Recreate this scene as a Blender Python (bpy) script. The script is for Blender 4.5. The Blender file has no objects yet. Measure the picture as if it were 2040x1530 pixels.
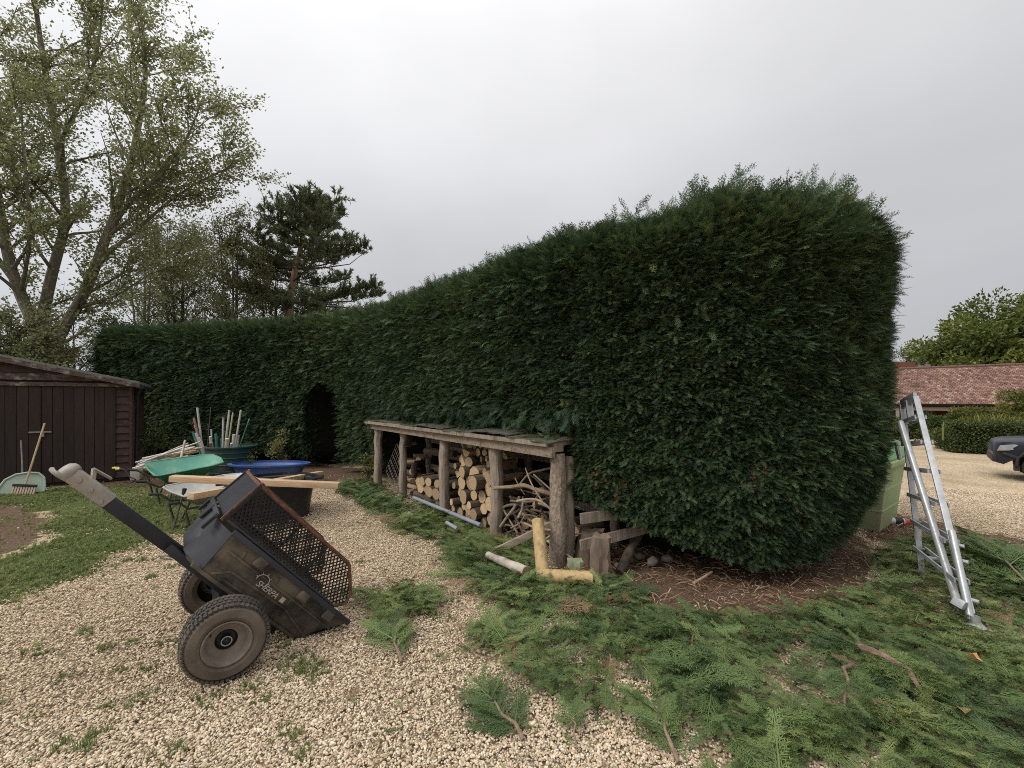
import bpy, bmesh, math, random
import numpy as np
from mathutils import Vector, Matrix, Euler
R = math.radians
rng = np.random.default_rng(7)
random.seed(7)
scene = bpy.context.scene
COL = scene.collection

# ------------------------------------------------------------------ camera
H_CAM, FPX, YH = 1.65, 850.0, 798.0          # camera height, focal length in photo pixels, horizon row
cam_d = bpy.data.cameras.new('camera')
cam_d.sensor_width = 36.0
cam_d.lens = FPX / 2040.0 * 36.0
cam_d.shift_y = (YH - 765.0) / 2040.0
cam_d.clip_start, cam_d.clip_end = 0.05, 2000.0
cam = bpy.data.objects.new('camera', cam_d)
COL.objects.link(cam)
cam.location = (0, 0, H_CAM)
cam.rotation_euler = (R(90), 0, 0)
scene.camera = cam

# ------------------------------------------------------------------ sky, sun, exposure
SUN_AZ, SUN_EL = R(-118), R(46)               # azimuth from +Y towards +X
world = bpy.data.worlds.new('World'); scene.world = world
world.use_nodes = True
nt = world.node_tree; nt.nodes.clear()
def wn(t, **kw):
    n = nt.nodes.new(t)
    for k, v in kw.items(): setattr(n, k, v)
    return n
out = wn('ShaderNodeOutputWorld'); bg = wn('ShaderNodeBackground')
sky = wn('ShaderNodeTexSky', sky_type='NISHITA', sun_disc=False)
sky.sun_elevation = SUN_EL; sky.sun_rotation = SUN_AZ
tc = wn('ShaderNodeTexCoord'); sep = wn('ShaderNodeSeparateXYZ')
nt.links.new(tc.outputs['Generated'], sep.inputs[0])
# overcast layer: luminance rises from the horizon to the zenith, soft cloud mottling
grad = wn('ShaderNodeValToRGB')
cr = grad.color_ramp
cr.elements[0].position = 0.0; cr.elements[0].color = (4.85, 4.9, 5.15, 1)
cr.elements[1].position = 1.0; cr.elements[1].color = (19.0, 18.9, 18.9, 1)
e = cr.elements.new(0.3); e.color = (5.9, 5.92, 6.15, 1)
e = cr.elements.new(0.66); e.color = (8.3, 8.3, 8.4, 1)
e = cr.elements.new(0.84); e.color = (11.5, 11.4, 11.5, 1)
clampz = wn('ShaderNodeMath', operation='MAXIMUM'); clampz.inputs[1].default_value = 0.0
nt.links.new(sep.outputs['Z'], clampz.inputs[0]); nt.links.new(clampz.outputs[0], grad.inputs[0])
noi = wn('ShaderNodeTexNoise'); noi.inputs['Scale'].default_value = 1.9; noi.inputs['Detail'].default_value = 5.0
noi.inputs['Roughness'].default_value = 0.45
mp = wn('ShaderNodeMapping'); mp.inputs['Location'].default_value = (3.1, 1.7, 0.4); mp.inputs['Scale'].default_value = (1.0, 1.0, 2.0)
nt.links.new(tc.outputs['Generated'], mp.inputs[0]); nt.links.new(mp.outputs[0], noi.inputs['Vector'])
mr = wn('ShaderNodeMapRange'); mr.inputs['From Min'].default_value = 0.3; mr.inputs['From Max'].default_value = 0.7
mr.inputs['To Min'].default_value = 0.93; mr.inputs['To Max'].default_value = 1.10
nt.links.new(noi.outputs[0], mr.inputs[0])
# the veiled sun brightens its side of the cloud deck
sunv = Vector((math.sin(SUN_AZ) * math.cos(SUN_EL), math.cos(SUN_AZ) * math.cos(SUN_EL), math.sin(SUN_EL)))
dot = wn('ShaderNodeVectorMath', operation='DOT_PRODUCT'); dot.inputs[1].default_value = sunv
nt.links.new(tc.outputs['Generated'], dot.inputs[0])
mr2 = wn('ShaderNodeMapRange'); mr2.inputs['From Min'].default_value = -0.2; mr2.inputs['From Max'].default_value = 1.0
mr2.inputs['To Min'].default_value = 0.74; mr2.inputs['To Max'].default_value = 1.12
nt.links.new(dot.outputs['Value'], mr2.inputs[0])
mm = wn('ShaderNodeMath', operation='MULTIPLY'); nt.links.new(mr.outputs[0], mm.inputs[0]); nt.links.new(mr2.outputs[0], mm.inputs[1])
vs = wn('ShaderNodeVectorMath', operation='SCALE'); nt.links.new(grad.outputs[0], vs.inputs[0]); nt.links.new(mm.outputs[0], vs.inputs['Scale'])
mix = wn('ShaderNodeMix', data_type='RGBA'); mix.inputs[0].default_value = 0.97
nt.links.new(sky.outputs[0], mix.inputs[6]); nt.links.new(vs.outputs[0], mix.inputs[7])
nt.links.new(mix.outputs[2], bg.inputs['Color']); bg.inputs['Strength'].default_value = 0.1
nt.links.new(bg.outputs[0], out.inputs[0])

sun_d = bpy.data.lights.new('sun', 'SUN'); sun_d.energy = 1.5; sun_d.angle = R(22); sun_d.color = (1.0, 0.96, 0.9)
sun = bpy.data.objects.new('sun', sun_d); COL.objects.link(sun)
sun.rotation_euler = sunv.to_track_quat('Z', 'Y').to_euler()
scene.view_settings.view_transform = 'Standard'; scene.view_settings.look = 'None'
scene.view_settings.exposure = 0.38; scene.view_settings.gamma = 1.0
scene.view_settings.use_curve_mapping = False
scene.render.engine = 'CYCLES'
scene.cycles.use_denoising = False
scene.cycles.filter_width = 1.0
scene.cycles.max_bounces = 6; scene.cycles.diffuse_bounces = 3; scene.cycles.transparent_max_bounces = 4
scene.cycles.caustics_reflective = False; scene.cycles.caustics_refractive = False

# ------------------------------------------------------------------ measuring helpers (design aids)
def gz(x, y=0.0):
    """terrain height: flat yard, the drive on the right falls gently away"""
    x = np.asarray(x, float)
    t = np.clip((x - 4.6) / 8.0, 0, 1); s = t * t * (3 - 2 * t)
    r = -0.47 * s - 0.012 * np.clip(x - 12, 0, 40)
    return float(r) if r.ndim == 0 else r
def P(px, py, Y): return Vector(((px - 1020) / FPX * Y, Y, H_CAM - (py - YH) / FPX * Y))
def G(px, py):
    Y = H_CAM * FPX / (py - YH)
    for _ in range(12):
        Y = (H_CAM - gz((px - 1020) / FPX * Y)) * FPX / (py - YH)
    return Vector(((px - 1020) / FPX * Y, Y, gz((px - 1020) / FPX * Y)))

# ------------------------------------------------------------------ materials
def _mat(name):
    m = bpy.data.materials.new(name); m.use_nodes = True
    t = m.node_tree; t.nodes.clear()
    o = t.nodes.new('ShaderNodeOutputMaterial'); b = t.nodes.new('ShaderNodeBsdfPrincipled')
    t.links.new(b.outputs[0], o.inputs[0])
    return m, t, b, o
def N(t, kind, **kw):
    n = t.nodes.new(kind)
    for k, v in kw.items():
        if k.startswith('i_'): n.inputs[k[2:].replace('_', ' ')].default_value = v
        else: setattr(n, k, v)
    return n
def ramp(t, stops, fac):
    r = t.nodes.new('ShaderNodeValToRGB'); c = r.color_ramp
    while len(c.elements) < len(stops): c.elements.new(0.5)
    for e_, (p, col) in zip(c.elements, stops): e_.position = p; e_.color = (*col, 1)
    t.links.new(fac, r.inputs[0]); return r
def coords(t, scale=(1, 1, 1), kind='Object'):
    tc_ = t.nodes.new('ShaderNodeTexCoord'); m_ = t.nodes.new('ShaderNodeMapping'); m_.inputs['Scale'].default_value = scale
    t.links.new(tc_.outputs[kind], m_.inputs[0]); return m_.outputs[0]
def surf(name, c1, c2, rough=0.7, scale=8.0, stretch=(1, 1, 1), bump=0.15, metal=0.0, dirt=None, dirt_amt=0.5, dirt_scale=3.0, spec=0.3, detail=6.0, per_obj=0.0):
    """two-tone noise surface with relief, optional blotchy dirt of its own colour"""
    m, t, b, o = _mat(name)
    v = coords(t, stretch)
    n = N(t, 'ShaderNodeTexNoise', i_Scale=scale, i_Detail=detail, i_Roughness=0.6); t.links.new(v, n.inputs['Vector'])
    col = ramp(t, [(0.3, c1), (0.72, c2)], n.outputs[0]).outputs[0]
    if per_obj:
        oi = N(t, 'ShaderNodeObjectInfo'); mr_ = N(t, 'ShaderNodeMapRange'); t.links.new(oi.outputs['Random'], mr_.inputs[0])
        mr_.inputs['To Min'].default_value = 1 - per_obj; mr_.inputs['To Max'].default_value = 1 + per_obj
        hs = N(t, 'ShaderNodeHueSaturation'); t.links.new(col, hs.inputs['Color']); t.links.new(mr_.outputs[0], hs.inputs['Value'])
        col = hs.outputs[0]
    if dirt:
        n2 = N(t, 'ShaderNodeTexNoise', i_Scale=dirt_scale, i_Detail=8.0, i_Roughness=0.7); t.links.new(v, n2.inputs['Vector'])
        f = N(t, 'ShaderNodeMapRange'); f.inputs['From Min'].default_value = 0.62 - 0.4 * dirt_amt; f.inputs['From Max'].default_value = 0.75 - 0.2 * dirt_amt
        t.links.new(n2.outputs[0], f.inputs[0])
        mx = N(t, 'ShaderNodeMix', data_type='RGBA'); t.links.new(f.outputs[0], mx.inputs[0]); t.links.new(col, mx.inputs[6]); mx.inputs[7].default_value = (*dirt, 1)
        col = mx.outputs[2]
        rr = N(t, 'ShaderNodeMapRange'); rr.inputs['To Min'].default_value = rough; rr.inputs['To Max'].default_value = 0.9
        t.links.new(f.outputs[0], rr.inputs[0]); t.links.new(rr.outputs[0], b.inputs['Roughness'])
    else: b.inputs['Roughness'].default_value = rough
    t.links.new(col, b.inputs['Base Color'])
    b.inputs['Metallic'].default_value = metal; b.inputs['Specular IOR Level'].default_value = spec
    if bump:
        bp = N(t, 'ShaderNodeBump', i_Strength=bump, i_Distance=0.02); t.links.new(n.outputs[0], bp.inputs['Height']); t.links.new(bp.outputs[0], b.inputs['Normal'])
    return m
def foliage(name, stops, source='INSTANCER', trans=0.25, rough=0.6, spec=0.25, extra_scale=0.0):
    m, t, b, o = _mat(name)
    a = N(t, 'ShaderNodeAttribute', attribute_type=source, attribute_name='tint')
    col = ramp(t, stops, a.outputs['Fac']).outputs[0]
    t.links.new(col, b.inputs['Base Color']); b.inputs['Roughness'].default_value = rough; b.inputs['Specular IOR Level'].default_value = spec
    tr = N(t, 'ShaderNodeBsdfTranslucent'); t.links.new(col, tr.inputs['Color'])
    ms = N(t, 'ShaderNodeMixShader'); ms.inputs[0].default_value = trans
    t.links.new(b.outputs[0], ms.inputs[1]); t.links.new(tr.outputs[0], ms.inputs[2]); t.links.new(ms.outputs[0], o.inputs[0])
    return m
def planks(name, c1, c2, rough=0.75, along=(1, 14, 14), scale=3.0, bump=0.25, dirt=None, dirt_amt=0.4, per_obj=0.1):
    return surf(name, c1, c2, rough, scale, along, bump, dirt=dirt, dirt_amt=dirt_amt, per_obj=per_obj, dirt_scale=1.0)

# ------------------------------------------------------------------ mesh helpers
def np_mesh(name, V, F, mat=None, smooth=False, attrs=None):
    V = np.ascontiguousarray(V, np.float32); F = np.ascontiguousarray(F, np.int32)
    k = F.shape[1]; me = bpy.data.meshes.new(name)
    me.vertices.add(len(V)); me.vertices.foreach_set('co', V.ravel())
    me.loops.add(F.size); me.loops.foreach_set('vertex_index', F.ravel())
    me.polygons.add(len(F)); me.polygons.foreach_set('loop_start', np.arange(len(F), dtype=np.int32) * k)
    try: me.polygons.foreach_set('loop_total', np.full(len(F), k, np.int32))
    except Exception: pass
    if smooth: me.polygons.foreach_set('use_smooth', np.ones(len(F), bool))
    for an, av in (attrs or {}).items():
        at = me.attributes.new(an, 'FLOAT', 'POINT'); at.data.foreach_set('value', np.ascontiguousarray(av, np.float32))
    me.update(calc_edges=True); me.validate()
    if mat: me.materials.append(mat)
    return me
def link(name, data, parent=None, loc=None, rot=None):
    o = bpy.data.objects.new(name, data); COL.objects.link(o)
    if parent: o.parent = parent
    if loc is not None: o.location = loc
    if rot is not None: o.rotation_euler = rot
    return o
def tag(o, label=None, cat=None, group=None, kind=None):
    if label: o['label'] = label
    if cat: o['category'] = cat
    if group: o['group'] = group
    if kind: o['kind'] = kind
    return o
def thing(name, label, cat, loc=(0, 0, 0), rot=(0, 0, 0), group=None, matrix=None):
    o = bpy.data.objects.new(name, None); COL.objects.link(o); o.empty_display_size = 0.1
    if matrix is not None: o.matrix_world = matrix
    else: o.location = loc; o.rotation_euler = rot
    return tag(o, label, cat, group)
class MB:
    def __init__(s): s.v = []; s.f = []
    def add(s, V, F):
        b = len(s.v); s.v += [tuple(v) for v in V]; s.f += [tuple(i + b for i in f) for f in F]; return s
    def box(s, c, d, M=None):
        c = Vector(c); x, y, z = (q / 2 for q in d)
        V = [Vector((i, j, k)) for i in (-x, x) for j in (-y, y) for k in (-z, z)]
        V = [(M @ v if M else v) + c for v in V]
        return s.add(V, [(0, 1, 3, 2), (4, 6, 7, 5), (0, 4, 5, 1), (2, 3, 7, 6), (0, 2, 6, 4), (1, 5, 7, 3)])
    def beam(s, a, b, w, h, up=(0, 0, 1)):
        a, b = Vector(a), Vector(b); d = b - a; L = d.length; x = d.normalized(); up = Vector(up)
        y = up.cross(x)
        if y.length < 1e-4: y = Vector((0, 1, 0)).cross(x)
        y.normalize(); z = x.cross(y)
        M = Matrix((x, y, z)).transposed()
        return s.box((a + b) / 2, (L, w, h), M)
    def tube(s, pts, rad, n=8, cap=True):
        pts = [Vector(p) for p in pts]
        if not hasattr(rad, '__len__'): rad = [rad] * len(pts)
        b = len(s.v); prev = None
        for i, p in enumerate(pts):
            d = (pts[min(i + 1, len(pts) - 1)] - pts[max(i - 1, 0)]).normalized()
            if prev is None:
                u = d.orthogonal().normalized()
            else:
                u = prev - d * prev.dot(d); u = u.normalized() if u.length > 1e-5 else d.orthogonal().normalized()
            prev = u; w = d.cross(u)
            for k in range(n):
                a = 2 * math.pi * k / n; s.v.append(tuple(p + (u * math.cos(a) + w * math.sin(a)) * rad[i]))
        for i in range(len(pts) - 1):
            for k in range(n):
                k2 = (k + 1) % n; s.f.append((b + i * n + k, b + i * n + k2, b + (i + 1) * n + k2, b + (i + 1) * n + k))
        if cap:
            s.f.append(tuple(b + k for k in range(n))[::-1]); s.f.append(tuple(b + (len(pts) - 1) * n + k for k in range(n)))
        return s
    def lathe(s, prof, n=24, M=None, closed=False):
        """profile [(r, z)] turned about z"""
        b = len(s.v); m = len(prof)
        for k in range(n):
            a = 2 * math.pi * k / n
            for r, z in prof:
                v = Vector((r * math.cos(a), r * math.sin(a), z)); s.v.append(tuple(M @ v if M else v))
        for k in range(n):
            k2 = (k + 1) % n
            for i in range(m if closed else m - 1):
                j = (i + 1) % m
                s.f.append((b + k * m + i, b + k2 * m + i, b + k2 * m + j, b + k * m + j))
        return s
    def prism(s, poly, h, M=None):
        """polygon [(x, y)] extruded 0..h in z"""
        n = len(poly)
        V = [Vector((x, y, 0)) for x, y in poly] + [Vector((x, y, h)) for x, y in poly]
        if M: V = [M @ v for v in V]
        F = [tuple(range(n))[::-1], tuple(range(n, 2 * n))] + [(i, (i + 1) % n, n + (i + 1) % n, n + i) for i in range(n)]
        return s.add(V, F)
    def mesh(s, name, mat=None, smooth=False, bevel=0.0, seg=2, autosmooth=None):
        me = bpy.data.meshes.new(name); me.from_pydata(s.v, [], s.f)
        bm = bmesh.new(); bm.from_mesh(me); bmesh.ops.recalc_face_normals(bm, faces=bm.faces)
        if bevel:
            es = [e_ for e_ in bm.edges if len(e_.link_faces) == 2 and e_.calc_face_angle(0) > 0.5]
            bmesh.ops.bevel(bm, geom=es, offset=bevel, segments=seg, affect='EDGES', profile=0.6, clamp_overlap=True)
        for f in bm.faces: f.smooth = bool(smooth) or bool(bevel)
        if (smooth or bevel):
            for e_ in bm.edges:
                if len(e_.link_faces) == 2 and e_.calc_face_angle(0) > (autosmooth or 0.6): e_.smooth = False
        bm.to_mesh(me); bm.free()
        if mat: me.materials.append(mat)
        return me
    def build(s, name, mat=None, parent=None, loc=None, rot=None, **kw):
        return link(name, s.mesh(name, mat, **kw), parent, loc, rot)

def euler_from(x, z):
    """vectorised XYZ euler of frames with local x axis along x and z near z"""
    x = x / np.linalg.norm(x, axis=1, keepdims=True)
    y = np.cross(z, x); y /= np.maximum(np.linalg.norm(y, axis=1, keepdims=True), 1e-6); z = np.cross(x, y)
    return np.stack([np.arctan2(y[:, 2], z[:, 2]), np.arcsin(np.clip(-x[:, 2], -1, 1)), np.arctan2(x[:, 1], x[:, 0])], 1)

def scatter(name, pts, rot, scl, tint, meshes, parent=None):
    """one object carrying many instanced leaves / stones / blades"""
    n = len(pts); me = bpy.data.meshes.new(name); me.vertices.add(n)
    me.vertices.foreach_set('co', np.ascontiguousarray(pts, np.float32).ravel())
    a = me.attributes.new('rot', 'FLOAT_VECTOR', 'POINT'); a.data.foreach_set('vector', np.ascontiguousarray(rot, np.float32).ravel())
    a = me.attributes.new('scl', 'FLOAT', 'POINT'); a.data.foreach_set('value', np.ascontiguousarray(scl, np.float32))
    a = me.attributes.new('tint', 'FLOAT', 'POINT'); a.data.foreach_set('value', np.ascontiguousarray(tint, np.float32))
    a = me.attributes.new('idx', 'INT', 'POINT'); a.data.foreach_set('value', rng.integers(0, len(meshes), n).astype(np.int32))
    o = link(name, me, parent)
    g = bpy.data.node_groups.new('scatter_' + name, 'GeometryNodeTree')
    g.interface.new_socket('Geometry', in_out='INPUT', socket_type='NodeSocketGeometry')
    g.interface.new_socket('Geometry', in_out='OUTPUT', socket_type='NodeSocketGeometry')
    gi = g.nodes.new('NodeGroupInput'); go = g.nodes.new('NodeGroupOutput')
    g2i = g.nodes.new('GeometryNodeGeometryToInstance')
    for k, m in enumerate(meshes):
        src = bpy.data.objects.new('source_' + m.name, m)
        oi = g.nodes.new('GeometryNodeObjectInfo'); oi.inputs['Object'].default_value = src
        oi.transform_space = 'ORIGINAL'
        g.links.new(oi.outputs['Geometry'], g2i.inputs[0])
    iop = g.nodes.new('GeometryNodeInstanceOnPoints'); iop.inputs['Pick Instance'].default_value = True
    def attr(nm, ty):
        q = g.nodes.new('GeometryNodeInputNamedAttribute'); q.data_type = ty; q.inputs['Name'].default_value = nm
        return [s_ for s_ in q.outputs if s_.enabled][0]
    e2r = g.nodes.new('FunctionNodeEulerToRotation')
    g.links.new(attr('rot', 'FLOAT_VECTOR'), e2r.inputs[0])
    g.links.new(gi.outputs[0], iop.inputs['Points']); g.links.new(g2i.outputs[0], iop.inputs['Instance'])
    g.links.new(attr('idx', 'INT'), iop.inputs['Instance Index'])
    g.links.new(e2r.outputs[0], iop.inputs['Rotation']); g.links.new(attr('scl', 'FLOAT'), iop.inputs['Scale'])
    g.links.new(iop.outputs[0], go.inputs[0])
    md = o.modifiers.new('scatter', 'NODES'); md.node_group = g
    return o

def vnoise(x, y, s=1.0, seed=0):
    """cheap smooth value noise 0..1 (vectorised)"""
    x = np.asarray(x) * s + seed * 17.13; y = np.asarray(y) * s + seed * 7.77
    xi, yi = np.floor(x), np.floor(y); fx, fy = x - xi, y - yi
    fx = fx * fx * (3 - 2 * fx); fy = fy * fy * (3 - 2 * fy)
    h = lambda a, b: np.modf(np.abs(np.sin(a * 127.1 + b * 311.7) * 43758.5453))[0]
    return (h(xi, yi) * (1 - fx) + h(xi + 1, yi) * fx) * (1 - fy) + (h(xi, yi + 1) * (1 - fx) + h(xi + 1, yi + 1) * fx) * fy
def fbm(x, y, s=1.0, seed=0): return 0.55 * vnoise(x, y, s, seed) + 0.3 * vnoise(x, y, s * 2.3, seed + 1) + 0.15 * vnoise(x, y, s * 5.1, seed + 2)
def inpoly(x, y, poly):
    x = np.asarray(x); y = np.asarray(y); r = np.zeros(x.shape, bool); n = len(poly)
    for i in range(n):
        x1, y1 = poly[i][:2]; x2, y2 = poly[(i + 1) % n][:2]
        c = ((y1 > y) != (y2 > y)) & (x < (x2 - x1) * (y - y1) / ((y2 - y1) if y2 != y1 else 1e-9) + x1)
        r ^= c
    return r
def gp(pts): return [tuple(G(*p))[:2] for p in pts]
def spline(pts, step, closed=False):
    pts = [np.array(p, float) for p in pts]; n = len(pts); out_ = []
    for i in range(n if closed else n - 1):
        g_ = (lambda k: pts[k % n]) if closed else (lambda k: pts[min(max(k, 0), n - 1)])
        p0, p1, p2, p3 = g_(i - 1), g_(i), g_(i + 1), g_(i + 2)
        m_ = max(2, int(np.linalg.norm(p2 - p1) / step))
        for k in range(m_):
            t = k / m_
            out_.append(0.5 * ((2 * p1) + (-p0 + p2) * t + (2 * p0 - 5 * p1 + 4 * p2 - p3) * t * t + (-p0 + 3 * p1 - 3 * p2 + p3) * t ** 3))
    if not closed: out_.append(pts[-1])
    return np.array(out_)
def leaves_mesh(name, Pt, ax, L, W, tint, mat, fold=0.25):
    """one folded leaf (two quads' worth of triangles) at each point"""
    n = len(Pt); ax = ax / np.maximum(np.linalg.norm(ax, axis=1, keepdims=True), 1e-6)
    rv = rng.normal(size=(n, 3)); sd = np.cross(ax, rv); sd /= np.maximum(np.linalg.norm(sd, axis=1, keepdims=True), 1e-6)
    nm = np.cross(ax, sd); L = np.broadcast_to(L, n)[:, None]; W = np.broadcast_to(W, n)[:, None]
    V = np.empty((n, 4, 3)); V[:, 0] = Pt; V[:, 2] = Pt + ax * L - nm * L * 0.1
    V[:, 1] = Pt + ax * L * 0.45 + sd * W * 0.5 + nm * W * fold; V[:, 3] = Pt + ax * L * 0.45 - sd * W * 0.5 + nm * W * fold
    b = np.arange(n)[:, None] * 4
    F = np.concatenate([b + np.array([[0, 1, 2]]), b + np.array([[0, 2, 3]])], 0)
    return np_mesh(name, V.reshape(-1, 3), F, mat, attrs={'tint': np.repeat(tint, 4)})
# ================================================================== GROUND
LAWN = gp([(-400, 1290), (0, 1200), (70, 1178), (180, 1138), (255, 1092), (335, 1062), (420, 1052), (450, 1020), (430, 985), (330, 978), (250, 968), (-60, 985)])
LAWN_SOIL = gp([(-260, 1000), (10, 1003), (75, 1015), (85, 1050), (50, 1088), (-20, 1110), (-300, 1130)])
SOIL = gp([(1130, 1172), (1170, 1120), (1160, 1030), (1300, 1060), (1700, 1060), (1770, 1110), (1700, 1205), (1600, 1245), (1480, 1252), (1330, 1235), (1220, 1195)])
SOIL_R = gp([(1740, 1030), (1770, 1020), (1850, 1040), (1950, 1060), (2300, 1110), (2300, 1190), (2040, 1120), (1920, 1100), (1780, 1085), (1720, 1070)])
SOIL_BACK = gp([(120, 935), (400, 930), (640, 925), (740, 935), (760, 975), (690, 968), (600, 962), (500, 975), (380, 985), (300, 985), (200, 970)])
CLIP = [gp(q) for q in (
    [(672, 968), (735, 958), (790, 985), (880, 1015), (985, 1070), (1060, 1098), (1085, 1150), (1190, 1170), (1265, 1200), (1200, 1240), (1100, 1225), (1000, 1215), (925, 1185), (905, 1140), (875, 1085), (800, 1060), (720, 1015)],
    [(1090, 1235), (1190, 1178), (1290, 1215), (1400, 1240), (1520, 1250), (1690, 1205), (1750, 1120), (1800, 1085), (1900, 1100), (2060, 1115), (2500, 1200), (2700, 1700), (1560, 1700), (1440, 1530), (1380, 1460), (1300, 1390), (1260, 1345), (1190, 1335), (1130, 1290)],
    [(925, 1290), (985, 1225), (1030, 1262), (1070, 1310), (1160, 1345), (1235, 1375), (1240, 1412), (1160, 1402), (1060, 1372), (985, 1330)],
    [(722, 1185), (800, 1175), (890, 1190), (860, 1225), (780, 1240), (730, 1240)])]
CLIP_GAPS = [gp(q) for q in ([(1040, 1222), (1140, 1232), (1150, 1265), (1100, 1290), (1050, 1262)], [(1560, 1510), (1640, 1492), (1720, 1530), (1700, 1600), (1590, 1580)], [(1330, 1290), (1400, 1300), (1420, 1330), (1345, 1345)])]
def wob(x, y, a=0.16, s=2.2, seed=3): return x + (fbm(x, y, s, seed) - 0.5) * 2 * a, y + (fbm(x, y, s, seed + 9) - 0.5) * 2 * a
def in_clip(x, y):
    wx, wy = wob(x, y, 0.16, 3.0); r = np.zeros(np.shape(x), bool)
    for q in CLIP: r |= inpoly(wx, wy, q)
    for q in CLIP_GAPS: r &= ~inpoly(wx, wy, q)
    return r
def in_lawn(x, y):
    wx, wy = wob(x, y, 0.3, 1.6, 5); return inpoly(wx, wy, LAWN)
def in_soil(x, y):
    wx, wy = wob(x, y, 0.14, 3.0, 8); return inpoly(wx, wy, SOIL) | inpoly(wx, wy, SOIL_R) | inpoly(wx, wy, SOIL_BACK) | (inpoly(wx, wy, LAWN_SOIL))

def axis_grid(dense0, dense1, step, lo, hi):
    a = list(np.arange(dense0, dense1, step)); s = step; v = dense1
    while v < hi: a.append(v); s *= 1.35; v += s
    s = step; v = dense0 - step; b = []
    while v > lo: b.append(v); s *= 1.35; v -= s
    return np.array([lo] + b[::-1] + a + [hi])
gx = axis_grid(-11, 8, 0.08, -700, 900); gy = axis_grid(0.6, 12, 0.08, -60, 1500)
XX, YY = np.meshgrid(gx, gy, indexing='ij')
soft = lambda m: m.astype(float)
m_grass = soft(in_lawn(XX, YY) & ~inpoly(*wob(XX, YY, 0.3, 1.6, 5), LAWN_SOIL)); m_soil = soft(in_soil(XX, YY))
m_grass[(YY > 14) & (XX < 2)] = 1.0; m_grass[(YY > 24) | (XX < -12)] = 1.0; m_grass[YY > 34] = 1
ZZ = gz(XX) + (fbm(XX, YY, 0.7, 2) - 0.5) * 0.03 * np.clip(1.5 - np.abs(XX) / 20, 0, 1) - 0.015
nx_, ny_ = XX.shape
idx = np.arange(nx_ * ny_).reshape(nx_, ny_)
F = np.stack([idx[:-1, :-1], idx[1:, :-1], idx[1:, 1:], idx[:-1, 1:]], -1).reshape(-1, 4)
m, t, b, o = _mat('gravel_ground')
v = coords(t)
vo = N(t, 'ShaderNodeTexVoronoi', i_Scale=42.0, i_Randomness=1.0); t.links.new(v, vo.inputs['Vector'])
sx = N(t, 'ShaderNodeSeparateColor'); t.links.new(vo.outputs['Color'], sx.inputs[0])
stone = ramp(t, [(0.0, (0.30, 0.22, 0.14)), (0.25, (0.47, 0.37, 0.24)), (0.5, (0.55, 0.45, 0.31)), (0.75, (0.62, 0.53, 0.39)), (0.92, (0.50, 0.36, 0.25)), (1.0, (0.36, 0.33, 0.29))], sx.outputs[0]).outputs[0]
big = N(t, 'ShaderNodeTexNoise', i_Scale=0.9, i_Detail=5.0); t.links.new(v, big.inputs['Vector'])
bigr = ramp(t, [(0.3, (0.74, 0.72, 0.68)), (0.6, (1, 1, 1))], big.outputs[0]).outputs[0]
mulc = N(t, 'ShaderNodeMix', data_type='RGBA', blend_type='MULTIPLY'); mulc.inputs[0].default_value = 1.0
t.links.new(stone, mulc.inputs[6]); t.links.new(bigr, mulc.inputs[7])
gap = ramp(t, [(0.45, (1, 1, 1)), (0.8, (0.45, 0.40, 0.33))], vo.outputs['Distance']).outputs[0]  # shading between the stones is painted in as a darker tint
mul2 = N(t, 'ShaderNodeMix', data_type='RGBA', blend_type='MULTIPLY'); mul2.inputs[0].default_value = 1.0
t.links.new(mulc.outputs[2], mul2.inputs[6]); t.links.new(gap, mul2.inputs[7])
fine = N(t, 'ShaderNodeTexNoise', i_Scale=60.0, i_Detail=6.0); t.links.new(v, fine.inputs['Vector'])
mid = N(t, 'ShaderNodeTexNoise', i_Scale=3.0, i_Detail=6.0); t.links.new(v, mid.inputs['Vector'])
soilc = ramp(t, [(0.3, (0.05, 0.032, 0.022)), (0.55, (0.12, 0.078, 0.052)), (0.8, (0.21, 0.145, 0.10))], fine.outputs[0]).outputs[0]
grassc = ramp(t, [(0.3, (0.05, 0.055, 0.02)), (0.6, (0.075, 0.095, 0.03)), (0.8, (0.13, 0.115, 0.05))], mid.outputs[0]).outputs[0]
ag = N(t, 'ShaderNodeAttribute', attribute_name='grass'); as_ = N(t, 'ShaderNodeAttribute', attribute_name='soil')
def edge(att):
    ad = N(t, 'ShaderNodeMath', operation='ADD'); sb = N(t, 'ShaderNodeMapRange'); t.links.new(fine.outputs[0], sb.inputs[0])
    sb.inputs['To Min'].default_value = -0.6; sb.inputs['To Max'].default_value = 0.6
    t.links.new(att.outputs['Fac'], ad.inputs[0]); t.links.new(sb.outputs[0], ad.inputs[1])
    q = N(t, 'ShaderNodeMapRange'); q.inputs['From Min'].default_value = 0.35; q.inputs['From Max'].default_value = 0.65; t.links.new(ad.outputs[0], q.inputs[0]); return q.outputs[0]
m1 = N(t, 'ShaderNodeMix', data_type='RGBA'); t.links.new(edge(ag), m1.inputs[0]); t.links.new(mul2.outputs[2], m1.inputs[6]); t.links.new(grassc, m1.inputs[7])
m2 = N(t, 'ShaderNodeMix', data_type='RGBA'); t.links.new(edge(as_), m2.inputs[0]); t.links.new(m1.outputs[2], m2.inputs[6]); t.links.new(soilc, m2.inputs[7])
t.links.new(m2.outputs[2], b.inputs['Base Color']); b.inputs['Roughness'].default_value = 0.9; b.inputs['Specular IOR Level'].default_value = 0.15
inv = N(t, 'ShaderNodeMath', operation='SUBTRACT'); inv.inputs[0].default_value = 1.0; t.links.new(vo.outputs['Distance'], inv.inputs[1])
bp = N(t, 'ShaderNodeBump', i_Strength=0.7, i_Distance=0.012); t.links.new(inv.outputs[0], bp.inputs['Height']); t.links.new(bp.outputs[0], b.inputs['Normal'])
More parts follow.
